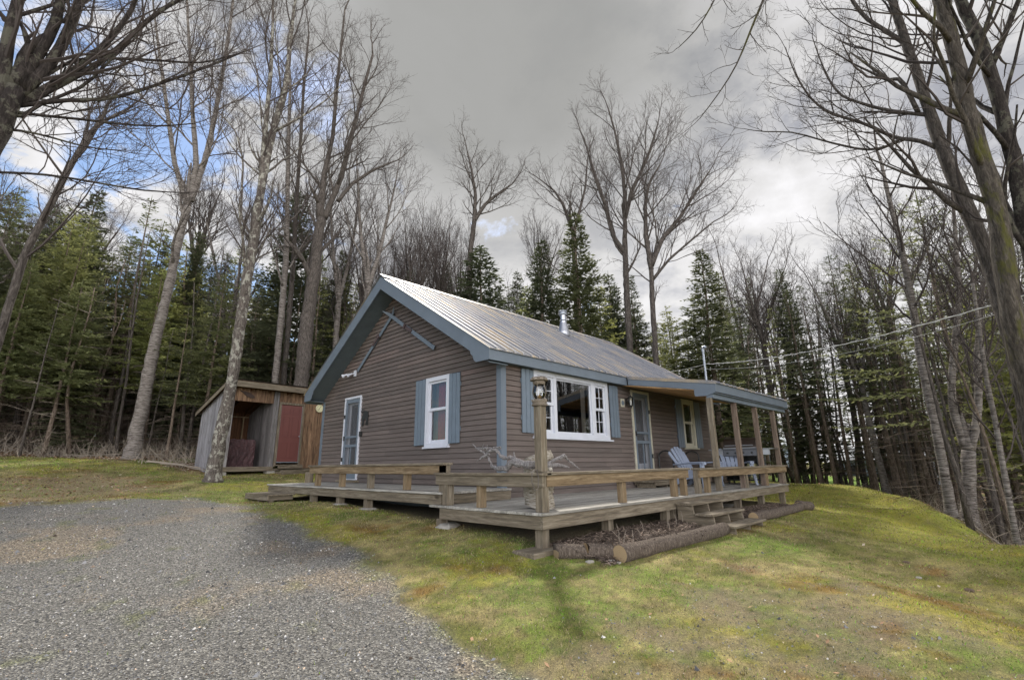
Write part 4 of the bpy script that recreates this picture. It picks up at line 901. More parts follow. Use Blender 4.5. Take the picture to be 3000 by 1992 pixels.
# moose ornament
m = MB(); mo = [(4.93,1.62),(4.90,1.66),(4.90,1.72),(4.86,1.76),(4.88,1.80),(4.83,1.80),(4.80,1.84),(4.70,1.84),(4.62,1.80),(4.60,1.72),(4.61,1.60),(4.60,1.48),(4.63,1.48),(4.65,1.60),(4.68,1.48),(4.71,1.48),(4.69,1.64),(4.80,1.64),(4.81,1.50),(4.83,1.46),(4.85,1.46),(4.84,1.62),(4.86,1.50),(4.88,1.46),(4.90,1.46),(4.88,1.60)]
m.prism([(-.030, y+.12, z+.08) for y, z in mo], (-.008, 0, 0))
for s in ((4.99,1.90,5.02,1.99),(4.97,1.90,4.95,2.00),(5.0,1.89,5.07,1.94)): m.tube([(-.04, s[0], s[1]), (-.05, s[2], s[3])], [.014, .006], 6)
mz = tag(m.build('moose_ornament', M['black'], org=(-.03, 4.85, 1.7)), 'dark metal moose silhouette fixed beside the side screen door', 'ornament')
m = MB(); m.cbox(-.075, -.02, 4.99, 5.07, 1.30, 1.42, .01); tag(m.build('door_bell', M['black'], org=(-.04, 5.0, 1.4)), 'small black box on the wall below the moose ornament', 'bell')

# firewood rack on the porch
fr = empty('firewood_rack', (6.2, -.28, 0), label='black tubular firewood rack with two hoop ends against the porch wall', cat='rack')
for x in (5.48, 6.95):
    m = MB(); P = [(x, -.47, .003), (x, -.47, .72)]
    for k in range(9): a = PI*k/8; P.append((x, -.28-.19*math.cos(a), .72+.13*math.sin(a)))
    P += [(x, -.09, .003)]; m.tube(P, .021, 10); m.build('hoop', M['black'], fr)
m = MB(); m.tube([(5.5,-.45,.15),(6.93,-.45,.15)], .018, 8); m.tube([(5.5,-.11,.15),(6.93,-.11,.15)], .018, 8); m.tube([(5.5,-.46,.08),(6.93,-.46,.08)], .01, 8); m.build('base_rail', M['galv'], fr)

# resin lawn chairs
def chair(name, loc, rzv, label):
    o = empty(name, loc, rzv, label, 'chair', 'blue grey resin lawn chairs on the porch')
    m = MB()            # local: +y is the front of the seat
    for k in range(6):
        a = -.275+k*.092; top = .93-.020*((k-2.5)**2)-.0; 
        b0 = np.array([a+.04, -.20, .28]); b1 = np.array([(a+.04)*1.35, -.52, top]); d = b1-b0; sx = .041
        m.prism([(b0[0]-sx, b0[1], b0[2]), (b0[0]+sx, b0[1], b0[2]), (b1[0]+sx*1.22, b1[1], b1[2]-.01*abs(k-1.5)), (b1[0]+sx*.6, b1[1]-.006, b1[2]+.022), (b1[0]-sx*.6, b1[1]-.006, b1[2]+.022), (b1[0]-sx*1.22, b1[1], b1[2]-.01*abs(k-3.5))], (0, -.018, -.004))
    m.prism([(-.30,-.33,.50),(.30,-.33,.50),(.31,-.36,.56),(-.31,-.36,.56)], (0,-.03,-.01)); m.build('backrest', M['chairblue'], o)
    m = MB()
    prof = [(-.22,.27),(-.10,.265),(.05,.29),(.20,.335),(.30,.355),(.35,.345),(.37,.32)]
    for k in range(6):
        a = -.27+k*.092; m.prism([(a, y, z) for y, z in prof]+[(a, y, z-.018) for y, z in prof[::-1]], (.084, 0, 0))
    m.prism([(-.28,.34,.33),(.28,.34,.33),(.26,.37,.25),(-.26,.37,.25)], (0,.015,0)); m.build('seat', M['chairblue'], o)
    for s in (-1, 1):
        m = MB(); m.prism([(s*.28,-.42,.50),(s*.37,-.42,.50),(s*.42,.10,.545),(s*.41,.36,.55),(s*.38,.41,.548),(s*.31,.41,.548),(s*.28,.34,.55)], (0,0,.022)); m.prism([(s*.40,.36,.55),(s*.41,.38,.50),(s*.31,.41,.50),(s*.31,.41,.55)],(0,.01,0)); m.build('armrest', M['chairblue'], o)
        m = MB(); m.prism([(s*.30,.36,.545),(s*.39,.34,.545),(s*.44,.40,.0),(s*.385,.42,.0),(s*.33,.38,.30)], (0,-.05,0)); m.build('leg', M['chairblue'], o)
        m = MB(); m.prism([(s*.30,.33,.33),(s*.30,.33,.24),(s*.31,-.10,.17),(s*.33,-.46,.0),(s*.33,-.53,.0),(s*.31,-.34,.28),(s*.30,-.2,.29)], (s*.03,0,0)); m.build('leg', M['chairblue'], o)
    return o
chair('lawn_chair', (5.62, -1.0, .002), math.radians(174), 'blue grey slatted resin chair turned sideways beside the first porch post')
chair('lawn_chair', (6.95, -1.36, .002), math.radians(122), 'blue grey slatted resin chair facing out in front of the grill')

# grill (faces -x / camera side)
gr_ = empty('gas_grill', (7.55, -1.42, .002), math.radians(-86), 'stainless gas grill with dark hood at the far end of the porch', 'grill')
m = MB(); prof = [(-.27,.90),(-.27,.98),(-.22,1.08),(-.12,1.15),(.02,1.18),(.16,1.15),(.26,1.05),(.28,.92),(.28,.90)]; m.prism([(-.40, y, z) for y, z in prof], (.80, 0, 0)); hd_ = m.build('hood', M['bronze'], gr_)
m = MB(); m.tube([(-.34,-.33,.97),(.34,-.33,.97)], .016, 10); m.tube([(-.34,-.33,.97),(-.34,-.26,.97)], .01, 6); m.tube([(.34,-.33,.97),(.34,-.26,.97)], .01, 6); m.cbox(-.41,.41,-.285,-.275,.895,.915); m.build('handle', M['steel'], hd_)
m = MB(); m.cbox(-.42,.42,-.27,.28,.86,.895,.006); m.cbox(-.42,.42,-.30,-.26,.70,.858,.006); bd = m.build('firebox', M['steel_dark'], gr_)
for k in range(4): m = MB(); m.lathe([(0,0),(.024,0),(.022,-.03),(0,-.032)], (-.3+k*.2, -.302, .78), 12, 1); m.build('knob', M['black'], bd)
for s in (-1, 1): m = MB(); m.cbox(min(s*.43,s*.80), max(s*.43,s*.80), -.27, .25, .855, .885, .006); m.cbox(min(s*.43,s*.72), max(s*.43,s*.72), -.28,-.25,.72,.852,.004); m.build('side_shelf', M['steel'], gr_)
m = MB(); m.cbox(-.42,-.385,-.25,.25,.12,.70); m.cbox(.385,.42,-.25,.25,.12,.70); m.cbox(-.42,.42,-.26,.26,.08,.118); m.cbox(-.384,.384,.22,.24,.12,.70); m.build('cart', M['black'], gr_)
m = MB(); m.lathe([(0,.12),(.13,.12),(.15,.16),(.15,.42),(.12,.50),(.04,.52),(.04,.56),(0,.56)], (.2,-.02,0), 18); m.build('gas_tank', M['tank'], gr_, smooth=False)
for x in (-.37, .37):
    for y in (-.2, .2): m = MB(); m.lathe([(0,-.015),(.04,-.015),(.04,.015),(0,.015)], (x, y, .04), 14, 0); m.build('wheel', M['black'], gr_)

# service mast and wires at the far eave
sv = empty('service_mast', (9.67, .2, 2.0), label='grey metal service mast with a curved weatherhead beyond the porch roof', cat='mast')
m = MB(); m.tube([(9.67,.2,1.2),(9.67,.2,4.15)], .035, 12); m.build('pipe', M['galv'], sv)
m = MB(); m.tube([(9.67,.2,4.13),(9.67,.2,4.24),(9.66,.17,4.30),(9.64,.11,4.30),(9.63,.08,4.25)], [.045,.05,.055,.05,.04], 12); m.build('weatherhead', M['galv'], sv)
m = MB(); m.tube([(9.67,.2,3.62),(9.35,.28,3.50)], .012, 6); m.tube([(9.64,.1,4.25),(9.60,-.1,4.0),(9.63,-.05,3.8),(9.66,.1,3.72)], .008, 5); m.tube([(9.64,.1,4.25),(9.56,-.0,4.05),(9.66,.0,3.85),(9.66,.12,3.7)], .008, 5); m.build('drip_loop', M['rope'], sv)
def wire(a, b, sag, r, label, twist=0):
    a, b = np.array(a), np.array(b); P = []; n = 60
    for k in range(n+1):
        t = k/n; p = a+(b-a)*t; p[2] -= sag*4*t*(1-t); P.append(p)
    m = MB(); m.tube(P, r, 6)
    if twist:
        Q = [p+np.array([0, math.cos(k*1.9), math.sin(k*1.9)])*r*2 for k, p in enumerate(P)]; m.tube(Q, r*.8, 5)
    return tag(m.build('service_wire', M['wire'], org=tuple(a)), label, 'wire', 'overhead wires reaching the mast')
e1 = at(3050, 850, 11.0); wire((9.67,.16,3.72), e1, .25, .008, 'upper twisted pale wire from the mast to the right edge', 1)
e2 = at(3050, 880, 11.6); wire((9.66,.16,3.55), e2, .30, .004, 'thin lower wire from the mast to the right edge')
wire((9.62,.2,3.70), at(1830, 1105, 15.5)+np.array([0,0,.05]), .08, .005, 'short pale wire running from the mast over the cottage roof')

# ================================================================== SHED
TH = .13; shd = empty('shed', (.46, 11.9, 0), TH, 'leaning roofed plank shed with open bay and dark red door', 'shed')
S0, S1, DP, ZF, ZBK, FZ = -1.90, 2.75, 1.75, 3.38, 2.50, .56
def sz(d): return ZF+(ZBK-ZF)*(d+.3)/(DP+.45)
def planks(m, fn, u0, u1, zf0, zf1, w, rs, t=.02):
    u = u0
    while u < u1-.01:
        e = min(u+w*rs.uniform(.8, 1.15), u1); j = rs.uniform(0, .008)
        P = [fn(u+.003, j, zf0(u)), fn(e-.003, j, zf0(e)), fn(e-.003, j, zf1(e)), fn(u+.003, j, zf1(u))]; Q = [fn(u+.003, j-t, zf0(u)), fn(e-.003, j-t, zf0(e)), fn(e-.003, j-t, zf1(e)), fn(u+.003, j-t, zf1(u))]
        m.add(P+Q, [(0,1,2,3),(7,6,5,4),(0,4,5,1),(1,5,6,2),(2,6,7,3),(3,7,4,0)]); u = e
rs = random.Random(3); FS = lambda u, o, z: (u, -o, z); zt = ZF-.16
m = MB(); planks(m, FS, S0, -.30, lambda u: 2.78, lambda u: zt, .18, rs); planks(m, FS, -.09, .88, lambda u: 2.86, lambda u: zt, .18, rs); planks(m, FS, .885, S1, lambda u: FZ-.02, lambda u: zt, .19, rs); m.build('front_wall', M['orangewood'], shd)
m = MB(); planks(m, FS, -.295, -.095, lambda u: FZ-.12, lambda u: zt, .11, rs); planks(m, FS, S0, S0+.28, lambda u: FZ-.05, lambda u: 2.775, .14, rs); m.build('front_wall', M['shedgrey'], shd)
m = MB(); planks(m, lambda u, o, z: (S0-o, u, z), -.0, DP, lambda u: FZ-.10, lambda u: sz(u)-.06, .16, rs); m.build('side_wall', M['shedgrey_s'], shd); m = MB(); planks(m, lambda u, o, z: (S1+o, u, z), -.0, DP, lambda u: FZ-.05, lambda u: sz(u)-.06, .16, rs); m.build('side_wall', M['shedgrey_s'], shd)
m = MB(); planks(m, lambda u, o, z: (-.30-o, u, z), .03, DP-.03, lambda u: FZ, lambda u: sz(u)-.08, .16, rs); m.build('partition', wood('partition_plank', 'z', [lin((70,66,64)), lin((108,104,104)), lin((134,130,130))], plank=('y', .16)), shd)
m = MB(); planks(m, lambda u, o, z: (u, DP-o, z), S0, S1, lambda u: FZ-.05, lambda u: ZBK+.05, .2, rs); m.build('back_wall', M['brownwood'], shd)
m = MB()
for u in (-1.62, -1.12, -.52): m.cbox(u-.02, u+.02, DP-.10, DP-.03, FZ+.75, 2.42)
for z in (1.40, 2.40): m.cbox(-1.7, -.35, DP-.105, DP-.025, z-.02, z+.02)
m.build('studs', M['tan_z'], shd)
m = MB(); V = []; n = 60
for k in range(n+1):
    x = S0-.15+(S1-S0+.3)*k/n; h = .018*math.sin(k*PI)
    V += [(x, -.42, sz(-.42)+.02+.016*(k % 2)), (x, DP+.18, sz(DP+.18)+.02+.016*(k % 2))]
m.add(V, [(2*k, 2*k+2, 2*k+3, 2*k+1) for k in range(n)]); m.build('roof', paint('rusty_corrugated_sheet', lin((92,88,86)), .35, .6, 6, metal=.3), shd)
m = MB(); m.prism([(S0-.13,-.38,sz(-.38)),(S0-.13,DP+.16,sz(DP+.16)),(S0-.13,DP+.16,sz(DP+.16)-.02),(S0-.13,-.38,sz(-.38)-.02)], (S1-S0+.26,0,0)); m.build('roof_boards', M['brownwood'], shd)
m = MB(); m.cbox(S0-.15, .6, -.385, -.345, sz(-.36)-.20, sz(-.36)-.0); m.cbox(.603, S1+.13, -.385, -.345, sz(-.36)-.205, sz(-.36)-.004); m.build('fascia', M['grey_x'], shd)
m = MB(); m.prism([(S0-.15,-.34,sz(-.34)-.02),(S0-.15,DP+.17,sz(DP+.17)-.02),(S0-.15,DP+.17,sz(DP+.17)-.15),(S0-.15,-.34,sz(-.34)-.15)], (.025,0,0)); m.build('rake_board', M['grey_y'], shd)
m = MB()
for k in range(7): x = S0+.1+k*.65; m.prism([(x,-.34,sz(-.34)-.02),(x,DP,sz(DP)-.02),(x,DP,sz(DP)-.13),(x,-.34,sz(-.34)-.13)], (.04,0,0))
m.build('rafters', M['brownwood'], shd)
m = MB(); m.cbox(S0+.02, -.10, -.05, -.012, FZ-.10, FZ+.05); m.cbox(S0, S1, .0, DP, FZ-.10, FZ-.02); m.build('floor', M['grey_x'], shd)
for x, y in ((S0+.15,.1),(-.15,.08),(1.4,.1),(S1-.2,.1),(S0+.15,DP-.15),(.3,DP-.15)):
    m = MB(); wx, wy = .46+x*math.cos(TH)-y*math.sin(TH), 11.9+x*math.sin(TH)+y*math.cos(TH); m.cbox(x-.15, x+.15, y-.12, y+.12, gz1(wx, wy)-.08, FZ-.102, .01); m.build('footing', M['concrete'], shd)
# door and trim
m = MB(); m.cbox(-.088,-.012,-.045,-.005,FZ+.05,2.85); m.cbox(.80,.87,-.045,-.005,FZ+.05,2.85); m.cbox(-.088,.87,-.05,-.006,2.78,2.86); dfm = m.build('door_frame', M['grey_z'], shd)
m = MB(); m.cbox(-.01, .0, -.03, .0, .745, 2.77); m.cbox(.787, .797, -.03, .0, .745, 2.77); m.cbox(-.01, .797, -.06, .0, .735, .765); m.build('sill', M['galv'], shd)
m = MB(); m.cbox(.003, .785, -.028, .012, .768, 2.765, .004); dr = m.build('door', M['redpaint'], shd)
for (a, b) in ((.09, .35), (.44, .70)):
    for (z0, z1) in ((2.45, 2.66), (1.62, 2.36), (.90, 1.45)):
        m = MB(); 
        for (x0, x1, c0, c1) in ((a, b, z0, z0+.02), (a, b, z1-.02, z1), (a, a+.02, z0+.02, z1-.02), (b-.02, b, z0+.02, z1-.02)): m.cbox(x0, x1, -.036, -.0275, c0, c1, .003)
        m.cbox(a+.035, b-.035, -.034, -.0275, z0+.035, z1-.035, .004); m.build('door_panel', M['redpaint'], dr)
m = MB(); m.lathe([(0,0),(.01,0),(.01,-.03),(.026,-.04),(.026,-.06),(0,-.068)], (.735, -.028, 1.66), 12, 1); m.build('handle', M['steel'], dr)
def shp(s, d, z): return (.46+s*math.cos(TH)-d*math.sin(TH), 11.9+s*math.sin(TH)+d*math.cos(TH), z)
ss = empty('shed_steps', shp(.4, -.3, .3), TH, 'two rough grey plank steps below the red shed door', 'steps'); z_ = -.3
m = MB(); m.cbox(-.45,.45,.0,.22,.33,.37); m.cbox(-.45,.45,-.0,.03,.24,.328); m.build('tread', M['grey_x'], ss); m = MB(); m.cbox(-.40,.62,-.30,-.06,.14,.18); m.cbox(-.40,.62,-.30,-.27,.04,.138); m.build('tread', M['grey_x'], ss)
m = MB(); m.cbox(-.44,-.39,-.25,.2,-.1,.135); m.cbox(.39,.44,-.25,.2,-.1,.135); m.build('stringer', M['grey_y'], ss)
m = MB(); c = shp(1.86, 0, 2.76); cl = empty('wall_clock', shp(1.47, -.03, 2.75), TH, 'round cream wall clock hung on the orange shed planks', 'clock')
m.lathe([(0,0),(.150,0),(.150,-.03),(.140,-.034),(.138,-.02),(0,-.02)], (0,0,0), 32, 1); m.build('clock_rim', paint('cream_rim', lin((214,208,180)), .06, .4, 9), cl)
m = MB(); m.lathe([(0,-.021),(.137,-.021),(.137,-.024),(0,-.024)], (0,0,0), 32, 1); m.build('clock_face', M['clockface'], cl)
def word(s, parent, loc, size, mat, rot=(PI/2, 0, 0)):
    cu = bpy.data.curves.new('numeral', 'FONT'); cu.body = s; cu.size = size; cu.align_x = 'CENTER'; cu.align_y = 'CENTER'; cu.extrude = .0008
    o = bpy.data.objects.new('numeral', cu); col.objects.link(o); dg = bpy.context.evaluated_depsgraph_get(); me = bpy.data.meshes.new_from_object(o.evaluated_get(dg)); col.objects.unlink(o); bpy.data.objects.remove(o)
    me.materials.clear(); me.materials.append(mat); n = bpy.data.objects.new('numeral', me); col.objects.link(n); n.parent = parent; n.location = loc; n.rotation_euler = rot; ORG[n.name] = Vector((0,0,0)); return n
for k in range(12):
    a = PI/2-(k+1)*PI/6; word(str(k+1), cl, (.108*math.cos(a), -.0255, .108*math.sin(a)), .042, M['ink'])
m = MB(); m.obox((.022,-.028,.035), (.036,0,.058), (0,.0015,0), (.005,0,-.003)); m.obox((-.02,-.028,-.03), (.024,0,.038), (0,.0015,0), (.006,0,-.004)); m.build('clock_hand', M['ink'], cl)
# dark plaque above the bay
m = MB(); pq = empty('fish_plaque', shp(-1.2, -.03, 3.0), TH, 'dark oval carved plaque on the planks above the open shed bay', 'plaque')
m.prism([(.20*math.cos(a)-.03*math.sin(a), -.0, .085*math.sin(a)-.06*math.cos(a)) for a in [2*PI*k/20 for k in range(20)]], (0,-.025,0)); m.prism([(-.15,-.0,.07),(-.30,0,.14),(-.28,0,.10),(-.16,0,.02)], (0,-.02,0)); m.build('board', paint('dark_carved_wood', lin((60,46,40)), .3, .7, 12), pq)
# tarpaulin covered stack in the bay
tp = MB(); nx, nz = 40, 24; V = []; F_ = []; rt_ = random.Random(9)
tw, td, th_ = 1.02, .55, .98
prof = [(0,0)]+[(0, th_*k/12) for k in range(1, 12)]+[(.03, th_*.99), (.10, th_)]+[(.10+(td-.1)*k/5, th_-.02*k) for k in range(1, 6)]
for j, (d_, z_) in enumerate(prof):
    for i in range(nx+1):
        x = -.02+tw*i/nx; wv = .022*math.sin(i*.9+3*math.sin(j*.7))+.012*math.sin(i*2.3+j)+rt_.uniform(-.006, .006); V.append((x, d_+wv*(1 if z_ < th_*.95 else .3), z_+.01*math.sin(i*.6)*(z_ > .9)))
q = nx+1
for j in range(len(prof)-1):
    for i in range(nx): F_.append((j*q+i, j*q+i+1, (j+1)*q+i+1, (j+1)*q+i))
b = len(V); 
tp.add(V, F_); tp.add([(1.0,0,0),(1.02,td,0),(1.02,td,th_-.12),(1.0,.1,th_),(1.0,.0,th_*.95)], [(0,1,2,3,4)])
to = empty('covered_woodpile', shp(-1.60, .35, FZ-.01), TH, 'stack hidden under a crinkled dark brown tarpaulin in the shed bay', 'woodpile'); tp.build('tarpaulin', M['tarp'], to)
cbp = at(905, 1405, 14.9); m = MB(); m.lathe([(0,-.15),(.10,-.15),(.11,.15),(.10,.20),(.0,.205)], tuple(cbp), 14); tag(m.build('chopping_block', M['grey_z'], org=tuple(cbp)), 'short upright wood block at the far left end of the deck', 'block')

# ================================================================== TREES
def unit(v): return v/(np.linalg.norm(v)+1e-9)
class Tree:
    """bare hardwood: thick wood goes to `trunk`, fine wood to `crown`"""
    def __init__(s, seed): s.r = random.Random(seed); s.trunk = MB(); s.crown = MB(); s.n = 0; s.pend = []; s.seed = seed
    def twigs(s, k1=6, k2=3, l1=.5, l2=.22, tr=.0042):
        """fine wood on every last branch, grown in bulk"""
        R = np.random.RandomState(s.seed); by = {}
        for P in s.pend: by.setdefault(len(P), []).append(P)
        def sprout(P, k, ln, r0, r1, lo):
            m, n = P.shape[:2]; Lg = np.linalg.norm(P[:, -1]-P[:, 0], axis=1)
            t = lo+(1-lo)*(np.arange(k)[None]+R.rand(m, k))/k; f = t*(n-1); i = np.minimum(f.astype(int), n-2); fr = (f-i)[..., None]
            a = np.take_along_axis(P, i[..., None].repeat(3, 2), 1); b = np.take_along_axis(P, (i+1)[..., None].repeat(3, 2), 1); q = a+(b-a)*fr; d = b-a; d /= np.linalg.norm(d, axis=2, keepdims=True)+1e-9
            v = R.normal(0, 1, (m, k, 3)); v -= (v*d).sum(2, keepdims=True)*d; v /= np.linalg.norm(v, axis=2, keepdims=True)+1e-9
            dd = d*.80+v*R.uniform(.45, .8, (m, k, 1)); dd[..., 2] += .10; dd /= np.linalg.norm(dd, axis=2, keepdims=True)
            l = (ln*R.uniform(.5, 1.25, (m, k))*(1.1-.45*t))[..., None]; d2 = dd+R.normal(0, .22, (m, k, 3)); d2[..., 2] += .12
            T_ = np.stack([q, q+dd*l*.5, q+dd*l*.5+d2*l*.5], 2).reshape(-1, 3, 3); s.crown.bulk.append((T_, np.tile(np.array([r0, (r0+r1)/2, r1]), (len(T_), 1)), 3)); return T_
        for n, P in by.items():
            A = sprout(np.array(P), k1, l1, tr, tr*.7, .12)
            if k2: sprout(A, k2, l2, tr*.75, tr*.5, .2)
    def limb(s, pts, rad, ns=None, thick=None):
        big = max(rad) if thick is None else thick
        (s.trunk if big > .032 else s.crown).tube(pts, rad, ns or (12 if big > .08 else 7 if big > .03 else 4 if big > .012 else 3)); s.n += 1
    def grow(s, p, d, Lg, r, lvl, P):
        R = s.r; n = 7 if lvl <= 1 else 5 if lvl == 2 else 4 if lvl == 3 else 3
        p = np.array(p, float); d = unit(np.array(d, float)); st = Lg/(n-1); pts = [p]; dirs = [d]
        wob = P.get('wob', .16)*(1.35 if lvl >= 2 else 1)
        for k in range(n-1):
            d = unit(d+np.array([R.gauss(0, wob), R.gauss(0, wob), R.gauss(0, wob*.7)+P.get('up', .06)*(1.0 if lvl < 4 else 1.4)])); p = p+d*st; pts.append(p); dirs.append(d)
        tipr = max(P.get('mr', .0042), r*.28); rad = list(np.linspace(r, tipr, n)**1.0)
        s.limb(pts, rad)
        if lvl >= 3: s.pend.append(pts); return
        nc = P['nc'][min(lvl, len(P['nc'])-1)]; nc = max(2, int(nc*(.75+.5*R.random())*min(1.4, max(.6, Lg/P['len'][min(lvl, len(P['len'])-1)]))))
        az = R.random()*6.28
        for k in range(nc):
            t = P.get('t0', .22)+(1-P.get('t0', .22))*(k+.5*R.random())/nc; f = t*(n-1); i = min(int(f), n-2); q = pts[i]+(pts[i+1]-pts[i])*(f-i); dd = dirs[i]
            az += 2.4+R.uniform(-.5, .5); a = np.cross(dd, [0.3, .1, 1]) if abs(dd[2]) < .95 else np.array([1., 0, 0]); a = unit(a); b = np.cross(dd, a)
            ang = math.radians(R.uniform(*P['ang'])); side = a*math.cos(az)+b*math.sin(az)
            nd = unit(dd*math.cos(ang)+side*math.sin(ang)+np.array([0, 0, P.get('lift', .12)]))
            cr = min(r*.66, (r*(1-t)+tipr*t)*R.uniform(.5, .78)); cl = Lg*P.get('rat', .52)*R.uniform(.7, 1.2)*(1.15-.45*t)
            if cl < .12: continue
            s.grow(q, nd, cl, max(P.get('mr', .0042)*1.3, cr), lvl+1, P)
    def stem(s, pts, rad, P, t0=.25, nb=8, lg=3.0, side=None, flare=True, brr=.42):
        """a traced stem with branches grown on it; finishing in a leader"""
        pts = [np.array(p, float) for p in pts]; Q = []; RR = []
        for a, b, ra, rb in zip(pts, pts[1:], rad, rad[1:]):
            m = max(2, int(np.linalg.norm(b-a)/.22))
            for k in range(m): t = k/m; Q.append(a+(b-a)*t); RR.append((ra+(rb-ra)*t)*(1+s.r.uniform(-.05, .05)))
        Q.append(pts[-1]); RR.append(rad[-1]); Q = np.array(Q)
        K = Q.copy(); K[1:-1] = (Q[:-2]+2*Q[1:-1]+Q[2:])/4; Q = K; jit = np.array([[s.r.gauss(0, 1) for _ in range(3)] for _ in Q])*(np.array(RR)[:, None]*.045); jit[0] = 0; jit[-1] = 0; Q = Q+jit
        if flare: RR[0] *= 1.65; RR[1] *= 1.12 if len(RR) > 2 else 1
        if flare and len(Q) > 1:
            RR[1] = RR[4]*1.28 if len(RR) > 4 else RR[1]; RR[2] = RR[4]*1.12 if len(RR) > 4 else RR[2]
        s.limb(list(Q), RR, 14 if rad[0] > .07 else 8, thick=max(rad[0], .033)); n = len(Q)
        az = s.r.random()*6.28
        for k in range(nb):
            t = t0+(1-t0)*(k+.6*s.r.random())/nb; f = t*(n-1); i = min(int(f), n-2); q = Q[i]+(Q[i+1]-Q[i])*(f-i); dd = unit(Q[i+1]-Q[i]); az += 2.4+s.r.uniform(-.4, .4)
            a = unit(np.cross(dd, [.2, .5, .1])); b = np.cross(dd, a); sd = a*math.cos(az)+b*math.sin(az)
            if side is not None: sd = unit(sd+np.array(side))
            ang = math.radians(s.r.uniform(*P['ang'])+6); nd = unit(dd*math.cos(ang)+sd*math.sin(ang)+np.array([0,0,.1]))
            rr_ = RR[i]*(1-(f-i))+RR[i+1]*(f-i); s.grow(q, nd, lg*1.15*s.r.uniform(.6, 1.15)*(1.15-.55*(t-t0)/(1-t0)), min(rr_*.6, max(.012, rr_*brr*s.r.uniform(.7, 1.2))), 1, P)
        dd = unit(Q[-1]-Q[-2]); s.grow(Q[-1], dd, lg*.9, RR[-1]*.95, 1, P)
    def finish(s, name, label, cat, bmat, tmat, loc, group=None, rot=0, local=False):
        o = empty(name, tuple(loc), 0, label, cat, group); off = o
        if local: ORG[o.name] = Vector((0, 0, 0))
        s.trunk.build('trunk', bmat, o, smooth=True)
        if s.crown.buck or s.crown.bulk: s.crown.build('crown', tmat, o)
        return o
MAPLE = dict(nc=[6, 6, 5, 4, 3], len=[6, 3, 1.5, .8, .4], ang=(28, 52), wob=.13, up=.07, lift=.12, rat=.52, maxl=4)
AIRY = dict(nc=[5, 6, 5, 4, 3], len=[6, 3, 1.5, .8, .4], ang=(25, 45), wob=.11, up=.10, lift=.18, rat=.55, maxl=4)
def poly(pxs, d, base_ground=False):
    """photo pixels on the plane facing the camera that stands d metres away"""
    out = []
    for q in pxs:
        dd = q[2] if len(q) > 2 else d; out.append(at(q[0], q[1], dd))
    return out
def stemplane(pxs, d, az_px=None):
    """traced points on one vertical plane square to the view azimuth of the stem foot"""
    f0 = ray(pxs[0][0], 1350); f0 = np.array([f0[0], f0[1], 0]); f0 /= np.linalg.norm(f0); out = []
    for (x, y) in pxs: r_ = ray(x, y); out.append(CAM+r_*(d/float(r_ @ f0)))
    return out
def hero(name, label, cat, d, stems, P, seed, bmat, tmat=None, ground=True, group=None, tw=(3, 1, .5, .26, .0038)):
    """stems: list of (pixels, pixel radii, t0, branches, branch length, side)"""
    T = Tree(seed); loc = None
    for i, (px_, rp, t0, nb, lg, side) in enumerate(stems):
        pts = stemplane(px_, d) if i == 0 else [CAM+ray(x, y)*(d/float(ray(x, y) @ f0)) for x, y in px_]
        if i == 0:
            f0 = ray(px_[0][0], 1350); f0 = np.array([f0[0], f0[1], 0]); f0 /= np.linalg.norm(f0); loc = pts[0].copy(); loc[2] = gz1(loc[0], loc[1])-.05; 
            if ground: pts[0][2] = loc[2]-.1
        rad = [pxm(r, p) for r, p in zip(rp, pts)]
        T.stem(pts, rad, P, t0, nb, lg, side, flare=(i == 0 and ground))
    T.twigs(*tw); return T.finish(name, label, cat, bmat, tmat or M['twig'], loc, group)
NEAR = dict(MAPLE, mr=.0026, nc=[5, 5, 4])
TWN = (3, 1, .26, .14, .002)
hero('birch_tree', 'leaning silver birch at the wood edge forking high into three pale stems', 'tree', 21.5, [
    ([(385,1338),(425,1150),(450,1020),(492,850),(520,720),(548,605)], [26,21,18,15,13,12], .72, 3, 2.2, None),
    ([(548,605),(512,480),(495,360),(480,250),(462,120),(440,-60)], [9,8,7,6,4,2.5], .12, 12, 3.4, None),
    ([(560,590),(575,480),(570,400),(562,300),(560,210),(550,60),(545,-80)], [9,9,8,6,5,4,2.5], .12, 11, 3.2, None),
    ([(560,590),(600,470),(618,400),(650,230),(672,90),(690,-60)], [10,9,8,6,5,3], .12, 11, 3.4, None)], AIRY, 11, M['bark_birch'])
hero('maple_tree', 'lichen spotted leaning maple standing in front of the shed', 'tree', 15.6, [
    ([(622,1412),(642,1290),(678,1130),(705,940),(728,790),(745,690),(756,600)], [27,22,18,17,16,15,14], .6, 5, 2.4, None),
    ([(756,600),(768,500),(772,440),(785,300),(794,200),(800,60),(798,-60)], [9,8,8,7,6,4,3], .1, 12, 2.8, None),
    ([(760,590),(790,430),(812,340),(838,255),(850,130),(862,20),(880,-80)], [10,10,9,8,6,4,3], .1, 13, 2.9, None),
    ([(742,700),(705,640),(708,560),(713,470),(690,380),(640,330)], [5,4,4,3,2.5,2], .2, 8, 1.8, None)], AIRY, 12, M['bark_lichen'])
hero('hardwood_tree', 'thick dark hardwood trunk rising behind the shed roof beside the cottage gable', 'tree', 23, [
    ([(882,1150),(898,960),(922,780),(940,640)], [24,21,18,14], .7, 3, 2.5, None),
    ([(940,640),(948,520),(975,400),(985,280),(998,150),(1010,30)], [9,8,6,5,4,2.5], .1, 12, 3.3, None),
    ([(950,640),(1000,520),(1035,380),(1068,250),(1092,160)], [9,8,6,5,3], .1, 12, 3.4, (.3,-.3,0)),
    ([(990,590),(1030,540),(1090,500),(1150,475)], [6,5,4,2], .2, 6, 2.0, (.3,-.3,0))], MAPLE, 13, M['bark'])
